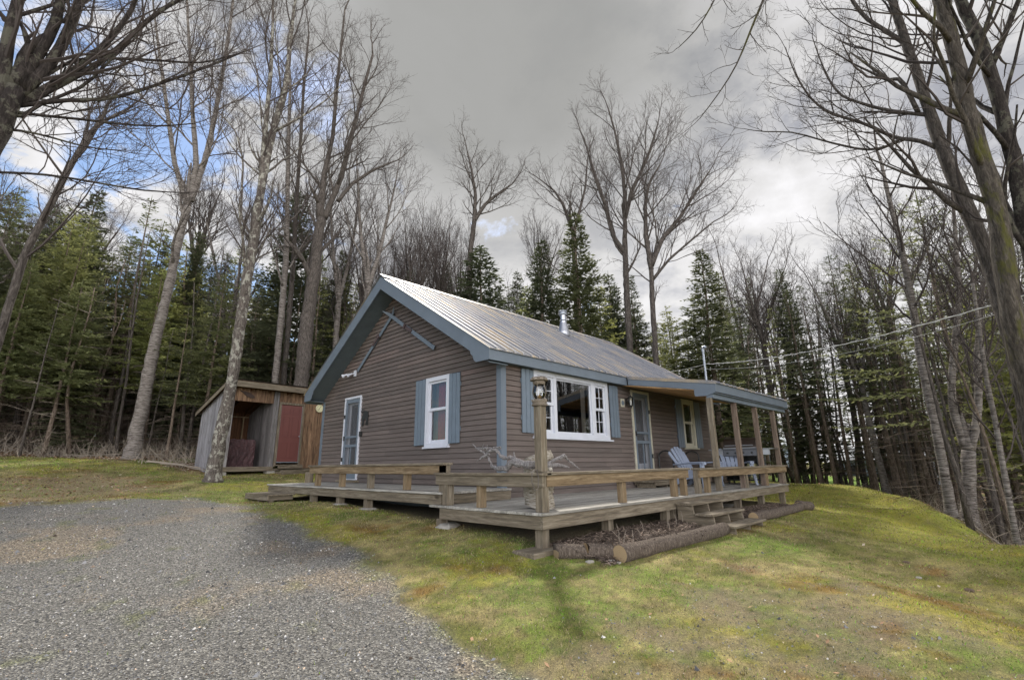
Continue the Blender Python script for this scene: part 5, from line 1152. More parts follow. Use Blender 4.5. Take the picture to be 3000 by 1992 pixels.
hero('hardwood_tree', 'slim grey trunk behind the shed roof, left one of a close pair', 'tree', 24, [
    ([(805,1150),(822,950),(838,760),(842,600),(845,420),(850,250),(842,120)], [11,10,9,7,6,4,3], .35, 16, 2.6, None)], AIRY, 14, M['bark_birch'])
hero('hardwood_tree', 'slim grey trunk behind the shed roof, right one of a close pair', 'tree', 24.8, [
    ([(831,1150),(846,950),(860,760),(868,600),(880,420),(890,250),(905,100)], [8,7.5,7,6,5,4,2.5], .35, 16, 2.6, None)], AIRY, 15, M['bark'])
hero('maple_tree', 'leaning bare maple at the far left edge with its crown bending right', 'tree', 12.5, [
    ([(-130,1440),(-60,1180),(0,985),(72,745),(148,600),(212,475),(262,395)], [17,16,15,14,12,10,9], .55, 8, 2.0, None),
    ([(262,395),(300,355),(370,322)], [7,6,4], .1, 6, 1.5, None), ([(240,425),(262,360),(258,300)], [6,5,3], .2, 5, 1.3, None)], MAPLE, 16, M['bark'])
hero('maple_tree', 'big dark maple at the top left corner with long limbs reaching right', 'tree', 7.5, [
    ([(-420,1560),(-300,1200),(-180,820),(-90,560),(-10,380),(45,260)], [52,50,48,46,42,36], .9, 2, 1.0, None),
    ([(0,400),(10,250),(20,120),(60,-20),(90,-150)], [26,24,22,18,14], .1, 7, 1.2, None),
    ([(45,270),(110,170),(170,60),(185,-60)], [22,20,17,14], .1, 7, 1.1, None),
    ([(60,280),(150,190),(205,90),(245,-20),(260,-120)], [22,20,17,15,12], .1, 8, 1.2, (.2,-.3,0)),
    ([(75,290),(180,235),(250,185),(330,110),(390,30),(420,-60)], [15,13,12,10,8,6], .1, 10, 1.1, (.2,-.4,0)),
    ([(70,300),(200,240),(330,160),(430,60),(520,0),(640,-30)], [13,11,9,8,6,4], .1, 11, 1.1, (.2,-.4,0)),
    ([(60,310),(200,292),(300,295),(400,270),(500,235),(610,195),(720,150)], [10,8,7,6,5,4,2.5], .12, 12, 1.0, (.2,-.4,.1)),
    ([(50,330),(130,340),(240,350),(330,362),(460,372),(570,362)], [8,6,5,4,3,2], .12, 10, .9, None),
    ([(90,250),(220,170),(340,172),(470,178),(590,188),(690,160)], [8,6,5,4,3,2], .12, 10, .9, (.2,-.4,0)),
    ([(-20,505),(90,508),(180,518),(300,538),(420,560),(560,566)], [6,5,4.5,4,3,1.6], .12, 10, .8, None),
    ([(0,380),(60,382),(150,402),(240,430),(330,440)], [7,5,4,3,2], .12, 9, .8, None),
    ([(10,60),(110,30),(230,-10)], [9,7,5], .2, 6, 1.0, None), ([(30,330),(60,350),(120,300),(240,262),(330,170),(400,110)], [9,8,7,6,4,3], .3, 8, .9, None)], NEAR, 17, M['bark_dark'], tw=TWN)
hero('hardwood_tree', 'forked bare tree rising just behind the near end of the ridge', 'tree', 27, [
    ([(1366,900),(1378,740),(1388,660)], [9,8,7], .5, 3, 2, None), ([(1388,660),(1393,570),(1380,490),(1370,450)], [6,5,3,2], .1, 12, 2.6, None),
    ([(1388,650),(1420,600),(1450,575),(1500,540)], [6,5,4,2], .1, 10, 2.4, (.3,-.3,0))], MAPLE, 18, M['bark'])
hero('hardwood_tree', 'tallest bare tree behind the chimney end of the roof with an upright fan crown', 'tree', 21.5, [
    ([(1840,1030),(1836,860),(1830,700)], [10,9,8], .8, 2, 2, None), ([(1830,710),(1832,600),(1826,520),(1815,450),(1800,380),(1782,320)], [6,5.5,5,4,3,1.8], .08, 14, 2.7, None),
    ([(1832,640),(1850,560),(1880,500),(1905,440),(1925,370)], [6,6,5,4,2], .08, 12, 2.4, (.2,-.2,.1)), ([(1828,740),(1795,690),(1770,590),(1742,510),(1715,420)], [7,6,5,4,2], .08, 13, 2.4, (-.2,.2,.1))], AIRY, 19, M['bark'])
hero('hardwood_tree', 'wide spreading bare tree behind the far end of the roof, right of the tallest one', 'tree', 20, [
    ([(1916,1070),(1912,900),(1908,790)], [9,8,7], .8, 2, 2, None), ([(1908,790),(1892,690),(1890,600),(1900,540),(1935,480)], [8,7,5,4,2], .08, 12, 2.6, None),
    ([(1908,780),(1940,700),(1990,640),(2040,560),(2080,500)], [8,7,5,4,2], .08, 14, 2.6, (.3,-.3,.05)), ([(1912,820),(1960,760),(2030,700),(2090,650)], [5,4,3,2], .08, 10, 2.2, (.3,-.3,.05))], MAPLE, 20, M['bark'])
hero('hardwood_tree', 'bare tree with a rounded twiggy crown behind the tall spruce by the chimney', 'tree', 26, [
    ([(1690,1000),(1685,800),(1678,680)], [9,8,6], .6, 3, 2, None), ([(1678,680),(1650,600),(1625,560),(1600,540)], [5,4,3,2], .08, 10, 2.4, None), ([(1678,690),(1700,610),(1715,550),(1720,480)], [5,4,3,2], .08, 10, 2.4, None)], MAPLE, 21, M['bark'])
# right hand group, close to the camera
hero('birch_tree', 'tall slim birch at the lawn edge just left of the forked one', 'tree', 15.1, [
    ([(2788,1516),(2762,1360),(2738,1234),(2712,1110),(2694,1020),(2674,902),(2656,800),(2632,690),(2606,590),(2580,470)], [18,16,15.5,15,14,12,11,9,7,5], .45, 16, 2.1, None)], AIRY, 22, M['bark_birch'])
hero('birch_tree', 'low forked birch with two heavy upright limbs on the right bank', 'tree', 15.4, [
    ([(2832,1520),(2836,1420),(2838,1320)], [27,24,23], .9, 1, 1, None), ([(2830,1320),(2800,1230),(2786,1160),(2790,1080),(2800,980),(2812,860),(2800,720),(2790,560)], [14,13.5,13,12,11,9,7,5], .2, 14, 2.0, None),
    ([(2845,1320),(2862,1234),(2868,1160),(2862,1070),(2868,960),(2880,820),(2905,700),(2900,560)], [14,13,12,12,10,8,7,4], .2, 14, 2.0, None)], AIRY, 23, M['bark_birch'])
hero('maple_tree', 'huge mossy maple trunk climbing past the right edge, middle one of three', 'tree', 8.6, [
    ([(3180,1760),(3100,1420),(3035,1180),(2976,995),(2945,800),(2925,638),(2895,520),(2861,415),(2835,320),(2816,223),(2786,110),(2753,0),(2720,-150),(2690,-330)], [52,46,42,38,35,33,31,29,27,25,23,21,18,14], .45, 14, 1.9, (-.3,.3,.1)),
    ([(2735,-80),(2600,-190),(2450,-210),(2330,-140),(2262,-60),(2232,10),(2195,100),(2160,190),(2110,270),(2050,348)], [10,9,7.5,6,5,4,3.2,2.4,1.8,1.2], .35, 14, .9, None),
    ([(2330,-140),(2200,-110),(2120,-60),(2085,20),(2040,90),(1990,138)], [5,4,3,2.4,1.8,1.1], .3, 9, .6, None)], NEAR, 24, M['bark_moss'], tw=TWN)
hero('maple_tree', 'dark rightmost maple trunk leaving through the top right corner', 'tree', 9.4, [
    ([(3230,1600),(3150,1300),(3060,900),(3000,638),(2970,470),(2925,290),(2880,140),(2812,0),(2760,-160)], [44,40,34,28,26,24,22,18,14], .4, 14, 1.9, None),
    ([(2900,210),(2940,110),(2985,0),(3020,-100)], [12,11,9,6], .2, 7, 1.4, None)], NEAR, 25, M['bark_dark'], tw=TWN)
hero('maple_tree', 'leaning grey maple with long drooping left limbs, leftmost of the big right trunks', 'tree', 9.8, [
    ([(3120,1720),(3050,1400),(2985,1060),(2912,797),(2868,690),(2829,606),(2790,510),(2752,415),(2722,320),(2689,223),(2650,110),(2612,0),(2570,-140)], [42,38,33,29,27,25,23,21,18,16,14,12,9], .5, 8, 1.7, None),
    ([(2756,440),(2700,412),(2638,408),(2600,395),(2561,374),(2500,352),(2446,338),(2395,310),(2360,270),(2330,220),(2300,140)], [9,8,7,6.5,6,5,4.4,3.6,3,2.2,1.4], .15, 15, 1.3, (-.4,.4,0)),
    ([(2640,406),(2600,430),(2545,442),(2480,430),(2400,410),(2320,385),(2240,388),(2180,378)], [6,5,4.4,3.8,3,2.4,1.8,1], .2, 13, 1.1, None),
    ([(2735,340),(2690,335),(2640,330),(2580,320),(2520,302),(2465,285),(2430,240),(2400,170),(2380,110)], [8,7,6.5,6,5,4,3,2.2,1.4], .15, 14, 1.2, None),
    ([(2700,250),(2670,140),(2610,100),(2540,60),(2500,10),(2470,-50)], [11,9,8,7,6,4], .15, 12, 1.5, (-.4,.4,0)),
    ([(2690,330),(2660,270),(2635,225),(2600,240),(2560,215),(2500,190),(2440,150)], [8,8,7,5,4,3,2], .2, 10, 1.2, None)], NEAR, 26, M['bark'], tw=TWN)
hero('birch_tree', 'thin leaning birch near the right edge below the power line', 'tree', 12.3, [
    ([(2975,1590),(2945,1400),(2915,1230),(2888,1100),(2868,960),(2850,830)], [12,10,9,8,7,5], .3, 12, 1.5, None)], AIRY, 27, M['bark_birch'])

# --- shared bare trees for the background
def generic_bare(seed, H, P, fork=.35, lean=.05):
    T = Tree(seed); R = T.r; r0 = .0125*H; n = 9; pts = [np.zeros(3)]; d = np.array([R.uniform(-lean, lean), R.uniform(-lean, lean), 1.]); hh = H*fork
    for k in range(4): pts.append(pts[-1]+unit(d+np.array([R.gauss(0, .04), R.gauss(0, .04), 0]))*hh/4)
    T.stem(pts, list(np.linspace(r0, r0*.72, 5)), P, .6, 3, H*.10)
    ns = R.choice((2, 3)); a0 = R.random()*6.28
    for k in range(ns):
        a = a0+k*6.28/ns; d = unit(np.array([math.cos(a)*.28, math.sin(a)*.28, 1.])); q = [pts[-1]]
        for j in range(4): q.append(q[-1]+d*(H*.78-hh)/4); d = unit(d+np.array([R.gauss(0, .07), R.gauss(0, .07), .05]))
        T.stem(q, list(np.linspace(r0*.6, r0*.16, 5)), P, .08, 11, H*.15, flare=False)
    return T
BG = dict(nc=[5, 6, 4, 3], len=[6, 3, 1.5, .8], ang=(24, 46), wob=.12, up=.09, lift=.15, rat=.54, maxl=4)
bare_protos = []
for i, (H, fk) in enumerate(((16, .38), (15, .5), (17, .42), (14, .55))):
    T = generic_bare(100+i, H, BG, fk); T.twigs(3, 1, .55, .3, .0045); bare_protos.append((T.trunk.mesh('trunk', M['bark'] if i % 2 else M['bark_birch'], smooth=True), T.crown.mesh('crown', M['twig']), H))
# --- conifers
def conifer(seed, H, wid, low, nb=5, dens=1.0, droop=.25, mat=None, deadlow=.0, topw=.05, card=.30):
    R = np.random.RandomState(seed); tr = MB(); n = 12; hs = np.linspace(0, H, n); wob = np.cumsum(R.normal(0, .012, (n, 2)), 0)*H*.12; wob[0] = 0
    r0 = .0085*H+.01; pts = [(wob[k, 0], wob[k, 1], hs[k]-.15*(k == 0)) for k in range(n)]; tr.tube(pts, [r0*(1.35 if k == 0 else 1)*(1-.93*hs[k]/H) for k in range(n)], 8)
    cr = MB(); Q = []; h = H*low
    if deadlow:
        hh = H*deadlow
        while hh < H*low:
            a = R.rand()*6.28; l = wid*R.uniform(.25, .8); x0 = np.interp(hh, hs, wob[:, 0]); y0 = np.interp(hh, hs, wob[:, 1]); d = np.array([math.cos(a), math.sin(a), R.uniform(-.25, .15)])
            b = np.array([x0, y0, hh]); P = [b, b+d*l*.5, b+d*l+np.array([0, 0, -.1*l])]; tr.tube(P, [.012, .008, .003], 3)
            for t in (.4, .6, .8):
                s = R.choice([-1, 1]); e = np.array([-math.sin(a)*s, math.cos(a)*s, R.uniform(-.3, .3)]); tr.tube([b+d*l*t, b+d*l*t+(e+d*.6)*l*.3], [.006, .002], 3)
            hh += R.uniform(.05, .16)*H/10
    while h < H*.995:
        u = (h-H*low)/(H*(1-low)); Lb = wid*((1-u)**.85*(1-.25*math.exp(-u*9))+topw*.5); x0 = np.interp(h, hs, wob[:, 0]); y0 = np.interp(h, hs, wob[:, 1]); k_ = max(3, int(nb*(1-.35*u))); a0 = R.rand()*6.28
        for k in range(k_):
            if R.rand() < .08: continue
            a = a0+k*6.28/k_+R.normal(0, .25); l = Lb*R.uniform(.62, 1.15); rise = .45*u-.12*(1-u)+R.normal(0, .07)
            d = np.array([math.cos(a), math.sin(a), rise]); sd = np.array([-math.sin(a), math.cos(a), 0]); b = np.array([x0, y0, h+R.normal(0, .06)])
            m = 5; tt = np.linspace(0, 1, m); sp = b[None]+d[None]*(l*tt)[:, None]+np.array([0, 0, 1])[None]*(-droop*l*(tt**1.6)+.10*l*tt**4)[:, None]
            cr.tube(sp, list(np.linspace(.008+.003*l, .003, m)), 3)
            n_ = max(12, int(l*46*dens)); t = np.clip(.10+.90*R.rand(n_), 0, 1); f = t*(m-1); i0 = np.minimum(f.astype(int), m-2); c = sp[i0]+(sp[i0+1]-sp[i0])*(f-i0)[:, None]
            s_ = np.where(R.rand(n_) < .5, -1, 1); lat = (card*.5+card*1.25*(1-t)*min(1.6, l))*R.uniform(.35, 1.15, n_)      # reach of the side spray
            dv = d[None]*.75+sd[None]*(s_*R.uniform(.5, 1.0, n_))[:, None]+np.stack([0*t, 0*t, R.normal(-.10, .14, n_)], -1); dv /= np.linalg.norm(dv, axis=1, keepdims=True)
            off = R.rand(n_)*.75; c = c+dv*(lat*off)[:, None]; tl = np.maximum(.07, (lat*(1-off)*.6+card*.25))*R.uniform(.7, 1.2, n_)
            dv = dv+R.normal(0, .28, (n_, 3)); dv /= np.linalg.norm(dv, axis=1, keepdims=True); up_ = np.stack([R.normal(0, .5, n_), R.normal(0, .5, n_), np.ones(n_)], -1); wv = np.cross(dv, up_); wv /= np.linalg.norm(wv, axis=1, keepdims=True)+1e-9; wv *= (tl*R.uniform(.13, .25, n_))[:, None]
            Q.append(np.stack([c, c+dv*tl[:, None]*.45+wv, c+dv*tl[:, None], c+dv*tl[:, None]*.45-wv], 1))
        h += (.16+.14*(1-u))*H/10*R.uniform(.8, 1.2)*(.78 if nb >= 8 else 1)
    cr.quads(np.concatenate(Q)); cr.tube([(wob[-1,0], wob[-1,1], H-.3), (wob[-1,0], wob[-1,1], H+.2)], [.02, .004], 4); return (tr.mesh('trunk', M['bark_pine'], smooth=True), cr.mesh('crown', mat), H)
con = dict(
    spruce=[conifer(201, 12, 1.75, .14, 8, 1.1, .30, M['needle_dark']), conifer(202, 13, 1.5, .20, 8, 1.1, .35, M['needle_dark'], .05), conifer(203, 11, 2.0, .10, 8, 1.1, .22, M['needle_dark'])],
    fir=[conifer(211, 10, 1.9, .30, 6, 1.0, .12, M['needle_mid'], .05), conifer(212, 9, 2.1, .34, 6, 1.0, .08, M['needle_mid'], .05), conifer(213, 11, 1.8, .36, 6, .9, .15, M['needle_light'], .05)],
    scraggy=[conifer(221, 13, 1.1, .48, 4, .6, .30, M['needle_dark'], .06), conifer(222, 12, 1.25, .42, 4, .7, .25, M['needle_mid'], .06), conifer(223, 12, 1.2, .55, 4, .6, .25, M['needle_dark'], .10)],
    hemlock=[conifer(231, 8, 2.4, .34, 5, 1.3, .08, M['needle_mid'], .05, card=.15), conifer(232, 9, 2.2, .38, 5, 1.2, .10, M['needle_dark'], .05, card=.15)])
NT_ = dict(spruce='spruce_tree', fir='fir_tree', scraggy='spruce_tree', hemlock='hemlock_tree')
def place(proto, name, x, y, h, label, group, wx=1.0, rot=None, tilt=None, cat='tree', zoff=-.12):
    tm, cm, H = proto; s = h/H; o = bpy.data.objects.new(name, None); o.empty_display_size = .2; col.objects.link(o)
    o.location = (x, y, gz1(x, y)+zoff); o.rotation_euler = (tilt[0] if tilt else rnd.uniform(-.03, .03), tilt[1] if tilt else rnd.uniform(-.03, .03), rnd.uniform(0, 6.28) if rot is None else rot); o.scale = (s*wx, s*wx, s)
    tag(o, label, cat, group)
    for nm, me in (('trunk', tm), ('crown', cm)): c = bpy.data.objects.new(nm, me); col.objects.link(c); c.parent = o
    return o
def tipped(kind, i, px, py, d, label, group=None, wx=1.0):
    """tree whose tip shows at photo pixel (px, py)"""
    t = at(px, py, d); h = t[2]-gz1(t[0], t[1])+.1
    if kind == 'spruce': wx *= 1.25
    p = bare_protos[i] if kind == 'bare' else con[kind][i % len(con[kind])]
    return place(p, 'hardwood_tree' if kind == 'bare' else NT_[kind], t[0], t[1], h, label, group, wx)
tipped('spruce', 0, 290, 560, 29, 'tall dense spruce with its tip left of the leaning birch', None, 1.25)
tipped('scraggy', 1, 432, 575, 27, 'ragged narrow spruce top just left of the forking birch', None, 1.2)
tipped('spruce', 2, 880, 560, 27, 'broad dark evergreen crown between the shed trunks and the cottage peak', None, 1.15)
tipped('spruce', 1, 600, 690, 27, 'thin pointed spruce between the birch and the lichen spotted maple', None, 1.0)
tipped('spruce', 0, 1005, 745, 30, 'dark spruce rising over the left slope of the cottage roof')
tipped('spruce', 1, 1085, 762, 32, 'small dark spruce tip close to the left of the ridge peak')
tipped('spruce', 2, 1310, 800, 28, 'low bushy spruce behind the near end of the ridge')
tipped('spruce', 2, 1432, 715, 26, 'bushy dark spruce behind the middle of the ridge', None, 1.5)
tipped('spruce', 0, 1580, 702, 27, 'slender spruce left of the chimney', None, 1.3)
tipped('spruce', 1, 1684, 615, 24, 'tallest spruce right behind the chimney', None, 1.5)
tipped('fir', 2, 1760, 830, 25, 'green fir right of the chimney behind the roof', None, 1.2)
tipped('spruce', 0, 1850, 812, 28, 'dark spruce between the two tall bare trunks right of the chimney')
tipped('spruce', 2, 1805, 800, 30, 'dark spruce half hidden behind the tallest bare trunk')
tipped('spruce', 0, 2046, 748, 21, 'full pointed spruce above the porch roof', None, 1.5)
tipped('fir', 1, 1965, 900, 22, 'low fir behind the far slope of the metal roof', None, 1.2)
tipped('fir', 0, 2120, 930, 24, 'low fir standing behind the service mast')
tipped('spruce', 1, 2300, 900, 30, 'dark spruce over the right end of the porch roof')
tipped('spruce', 0, 2500, 870, 24, 'tall green spruce in the middle of the right hand woods', None, 1.0)
tipped('hemlock', 0, 2640, 580, 18.5, 'feathery hemlock spreading behind the slim birch on the right', None, 1.25)
tipped('hemlock', 1, 2760, 800, 21, 'dark hemlock behind the forked birch on the right', None, 1.3)
tipped('hemlock', 0, 2960, 900, 18, 'hemlock sweeping in from the right edge below the wires', None, 1.2)
tipped('fir', 0, 90, 770, 23, 'light green fir at the left edge of the woods', None, 1.25)
tipped('fir', 1, 240, 820, 22.5, 'bushy light green fir left of the leaning birch foot', None, 1.25)
tipped('fir', 2, 480, 780, 24.5, 'light green fir standing behind the leaning birch', None, 1.3)
tipped('fir', 0, 660, 800, 22.5, 'mid green fir between the birch and the shed', None, 1.3)
tipped('hemlock', 1, 560, 900, 21.5, 'low feathery hemlock reaching across the birch trunk', None, 1.1)
for i, (px, py, d) in enumerate(((1170, 560, 30), (1215, 540, 32), (1260, 520, 31), (1300, 555, 29), (1120, 580, 34), (1480, 760, 36), (1640, 780, 38), (1560, 560, 33))):
    tipped('bare', i % 4, px, py, d, ['slim bare tree far left of the ridge thicket', 'slim bare tree in the thicket above the front roof slope', 'tallest slim bare tree of the ridge thicket', 'slim bare tree on the right side of the ridge thicket', 'bare tree just right of the ridge peak', 'small bare tree between two spruces behind the ridge', 'small bare tree behind the chimney', 'bare tree with faint crown above the slender spruce'][i], None, .7)
for i, (px, py, d, wx) in enumerate(((2180, 640, 27, 1.0), (2100, 620, 33, .9), (2260, 760, 30, .9), (2330, 720, 34, .9), (2400, 700, 27, .9), (2440, 640, 22, .9), (2530, 560, 24, .9), (2700, 520, 20, 1.0), (2880, 520, 21, 1.0), (60, 480, 26, 1.1), (160, 520, 30, 1.1), (-40, 420, 22, 1.1), (330, 520, 33, 1), (720, 500, 30, .9), (640, 420, 32, .9), (1040, 330, 27, .8), (950, 380, 29, .8), (2140, 830, 35, .9), (2230, 800, 38, .9), (1100, 250, 25, .8))):
    pos = 'over the right hand woods' if px > 1500 else 'over the left hand woods'
    tipped('bare', (i*3+1) % 4, px, py, d, 'leafless hardwood with a fine twig crown '+pos, 'leafless hardwoods '+pos, wx)

for k in range(15):
    px = 930+460*(k+rnd.random())/15; tipped('bare', k % 4, px, rnd.uniform(560, 720), rnd.uniform(27, 37), 'fine leafless tree in the crowded thicket above the cottage peak', 'leafless trees above the cottage peak', .6)
for k in range(9):
    px = 960+900*(k+rnd.random())/9; tipped('spruce', k, px, rnd.uniform(760, 850), rnd.uniform(27, 36), 'dark spruce crown in the row just above the ridge line', 'spruces just above the ridge line', .9)
# --- ranks of forest trees
zone = [ # px range, distance range, count, kinds with weights, height range, description
    (-250, 560, 22.5, 30, 26, ('fir', 'fir', 'scraggy', 'spruce'), (6.5, 9.5), 'left'), (-300, 1000, 30, 46, 38, ('spruce', 'fir', 'scraggy'), (8.0, 10.5), 'left'), (650, 1100, 25, 34, 12, ('fir', 'scraggy'), (6, 8.5), 'left'),
    (1050, 2150, 26, 44, 44, ('spruce', 'fir', 'scraggy'), (6, 9), 'back'),
    (2130, 2700, 25, 44, 32, ('scraggy', 'scraggy', 'spruce'), (8.5, 12.5), 'right'), (2550, 3300, 17, 38, 36, ('scraggy', 'scraggy', 'fir', 'hemlock'), (7.5, 12), 'right')]
desc = dict(left=('rank and file evergreen in the deep woods left of the cottage', 'evergreens in the left hand woods'), back=('rank and file evergreen in the woods behind the cottage roof', 'evergreens behind the cottage'), right=('thin evergreen in the woods beyond the right hand lawn', 'evergreens in the right hand woods'))
kd = dict(spruce='dark spruce', fir='green fir', scraggy='bare stemmed thin spruce', hemlock='feathery hemlock')
kw = dict(left=' among the crowded woods left of the shed', back=' in the woods behind the cottage roof', right=' in the woods beyond the right hand lawn')
F2 = np.array(FIELD)
for (a, b, d0, d1, n, kinds, hr, w) in zone:
    for k in range(n):
        px = a+(b-a)*(k+rnd.random())/n; d = math.sqrt(rnd.uniform(d0*d0, d1*d1)); p = at(px, 1350, d)
        if sdf(np.array([p[0]]), np.array([p[1]]), FIELD)[0] < -.5: continue
        kk = rnd.choice(kinds); pr = rnd.choice(con[kk]); place(pr, NT_[kk], p[0], p[1], min(hr[1]*1.3, d*rnd.uniform(.24, .37)+1.2), kd[kk]+kw[w], kd[kk]+' trees'+kw[w], rnd.uniform(.85, 1.2))
# thin dead-branched saplings along the wood edge
def sapling(seed, H):
    R = random.Random(seed); m = MB(); x = y = 0; P = []
    for k in range(7): P.append((x, y, H*k/6-.1*(k == 0))); x += R.gauss(0, .05); y += R.gauss(0, .05)
    r0 = .006*H+.012; m.tube(P, [r0*(1-.8*k/6)*(1.3 if k == 0 else 1) for k in range(7)], 7); c = MB()
    h = .6
    while h < H*.97:
        a = R.random()*6.28; l = R.uniform(.3, 1.1)*(1-.4*h/H); i = min(5, int(h/H*6)); q = np.array(P[i])+(np.array(P[i+1])-np.array(P[i]))*(h/H*6-i); d = np.array([math.cos(a), math.sin(a), R.uniform(-.2, .45)])
        c.tube([q, q+d*l*.5+np.array([0,0,-.02]), q+d*l], [.008, .005, .002], 3)
        for t in (.35, .55, .75):
            s = R.choice((-1, 1)); e = np.array([-math.sin(a)*s, math.cos(a)*s, R.uniform(-.2, .5)]); c.tube([q+d*l*t, q+d*l*t+(e*.7+d*.6)*l*.4], [.004, .0015], 3)
        h += R.uniform(.10, .22)
    return (m.mesh('trunk', M['bark_pine'] if seed % 2 else M['bark'], smooth=True), c.mesh('crown', M['twig_lt'] if seed % 2 else M['twig']), H)
saps = [sapling(300+i, H) for i, H in enumerate((6, 7, 8, 5, 9))]
for (a, b, d0, d1, n, w) in ((-150, 900, 21.5, 34, 75, 'left'), (2280, 2720, 19.5, 32, 40, 'right'), (2600, 3250, 14, 28, 40, 'right'), (1900, 2300, 24, 40, 24, 'back')):
    for k in range(n):
        px = a+(b-a)*(k+rnd.random())/n; d = math.sqrt(rnd.uniform(d0*d0, d1*d1))
        p = at(px, 1350, d)
        if sdf(np.array([p[0]]), np.array([p[1]]), FOREST)[0] > .2 and w != 'back': continue
        place(rnd.choice(saps), 'sapling_tree', p[0], p[1], min(rnd.uniform(5, 9.5), .34*d+1.2), 'spindly bare stemmed sapling'+kw[w], 'saplings'+kw[w], rnd.uniform(.8, 1.5), tilt=(rnd.gauss(0, .05), rnd.gauss(0, .05)))
# stout trunks standing along the lawn edge on the right and in the left wood
for i, (px, d, h, s_) in enumerate(((2545, 23.4, 13, 1.2), (2610, 21.8, 13, 1.5), (2480, 23.8, 12, 1.1), (2395, 24.4, 13, 1.2), (2330, 25.0, 12, 1.1), (2690, 20.8, 12, 1.0), (2440, 24, 13, 1.2), (2655, 20.8, 11, 1.0))):
    p = at(px, 1350, d); place(con['scraggy'][i % 3], 'spruce_tree', p[0], p[1], h*.68, ['straight dark spruce trunk on the lawn crest right of the porch', 'stoutest dark spruce trunk on the lawn crest', 'spruce trunk on the crest left of the stoutest one', 'spruce trunk on the crest in line with the field beyond', 'spruce trunk close to the right end of the porch', 'last spruce trunk before the slim birch', 'spruce trunk on the crest between porch and stoutest trunk', 'thin spruce trunk tucked behind the stoutest one'][i], None, s_)
# the far wood, one mass
def farwood():
    tr = MB(); cr = []; R = np.random.RandomState(77)
    for k in range(330):
        px = -500+4300*(k+R.rand())/330; d = R.uniform(47, 72); p = at(px, 1350, d); x, y = p[0], p[1]
        if 2180 < px < 2760 and d < 62: continue
        if px > 2000 and R.rand() < .45: continue
        z = gz1(x, y); H = R.uniform(7, 12.5); wd = R.uniform(1.2, 2.0); tr.tube([(x, y, z-.3), (x, y, z+H)], [.14, .02], 5); nb = 110
        u = R.rand(nb)**1.1*.88+.10; a = R.rand(nb)*6.28; l = wd*(1-u)**.8*R.uniform(.6, 1.1, nb)+.1; c = np.stack([x+np.cos(a)*l*.15, y+np.sin(a)*l*.15, z+u*H], -1); dv = np.stack([np.cos(a), np.sin(a), -.2+.5*u], -1)*l[:, None]; wv = np.stack([-np.sin(a), np.cos(a), R.normal(0, .3, nb)], -1)*(.22+.18*l)[:, None]
        cr.append(np.stack([c, c+dv*.6+wv, c+dv, c+dv*.6-wv], 1))
    o = empty('far_woods', tuple(at(1500, 1350, 60)), 0, 'distant dark mass of evergreens closing the view all round', 'woods', None, 'stuff')
    tr.build('trunks', M['bark_pine'], o); m = MB(); m.quads(np.concatenate(cr)); m.build('crowns', M['needle_dark'], o)
farwood()
# trees behind and beside the camera: seen only as reflections and shade
for x, y, h in ((-17, 1, 13), (-20, 8, 14)): place(bare_protos[0], 'hardwood_tree', x, y, h, 'leafless hardwood left of the viewer mirrored in the gable window', 'leafless hardwoods beside the viewer')
for i, (x, y, h) in enumerate(((2, -16, 15), (9, -14, 16), (-3, -19, 16), (14, -11, 14), (6, -20, 17), (18, -15, 15))):
    place(bare_protos[i % 4], 'hardwood_tree', x, y, h, 'leafless hardwood behind the viewer mirrored in the picture window', 'leafless hardwoods behind the viewer')
# fallen sticks at the foot of the leaning birch
def stick(px, d, ln, az, r, label):
    p = at(px, 1350, d); x, y = p[0], p[1]; P = [np.array([x, y, gz1(x, y)+.05])]; a = az
    for k in range(6): a += rnd.uniform(-.25, .25); q = P[-1]+np.array([math.cos(a), math.sin(a), 0])*ln/6; q[2] = gz1(q[0], q[1])+.06+.05*rnd.random(); P.append(q)
    m = MB(); m.tube(P, list(np.linspace(r, r*.3, 7)), 6)
    for k in (2, 4): s = rnd.choice((-1, 1)); m.tube([P[k], P[k]+np.array([math.cos(a+s), math.sin(a+s), .25])*ln*.18], [r*.5, r*.2], 4)
    tag(m.build('fallen_branch', M['twig_lt'], org=tuple(P[0])), label, 'branch')
stick(430, 20.3, 3.4, -.35, .035, 'long pale fallen branch lying from the birch foot toward the shed')
stick(470, 20.0, 2.2, -.5, .022, 'shorter fallen branch just in front of the long pale one')
stick(180, 24, 3.0, -.1, .03, 'fallen branch deep in the leaf litter at the left wood edge')
stick(620, 21.5, 2.5, .3, .03, 'fallen branch behind the left corner of the shed')
stick(2880, 14.2, 1.8, .6, .02, 'fallen branch on the right bank below the lawn edge')
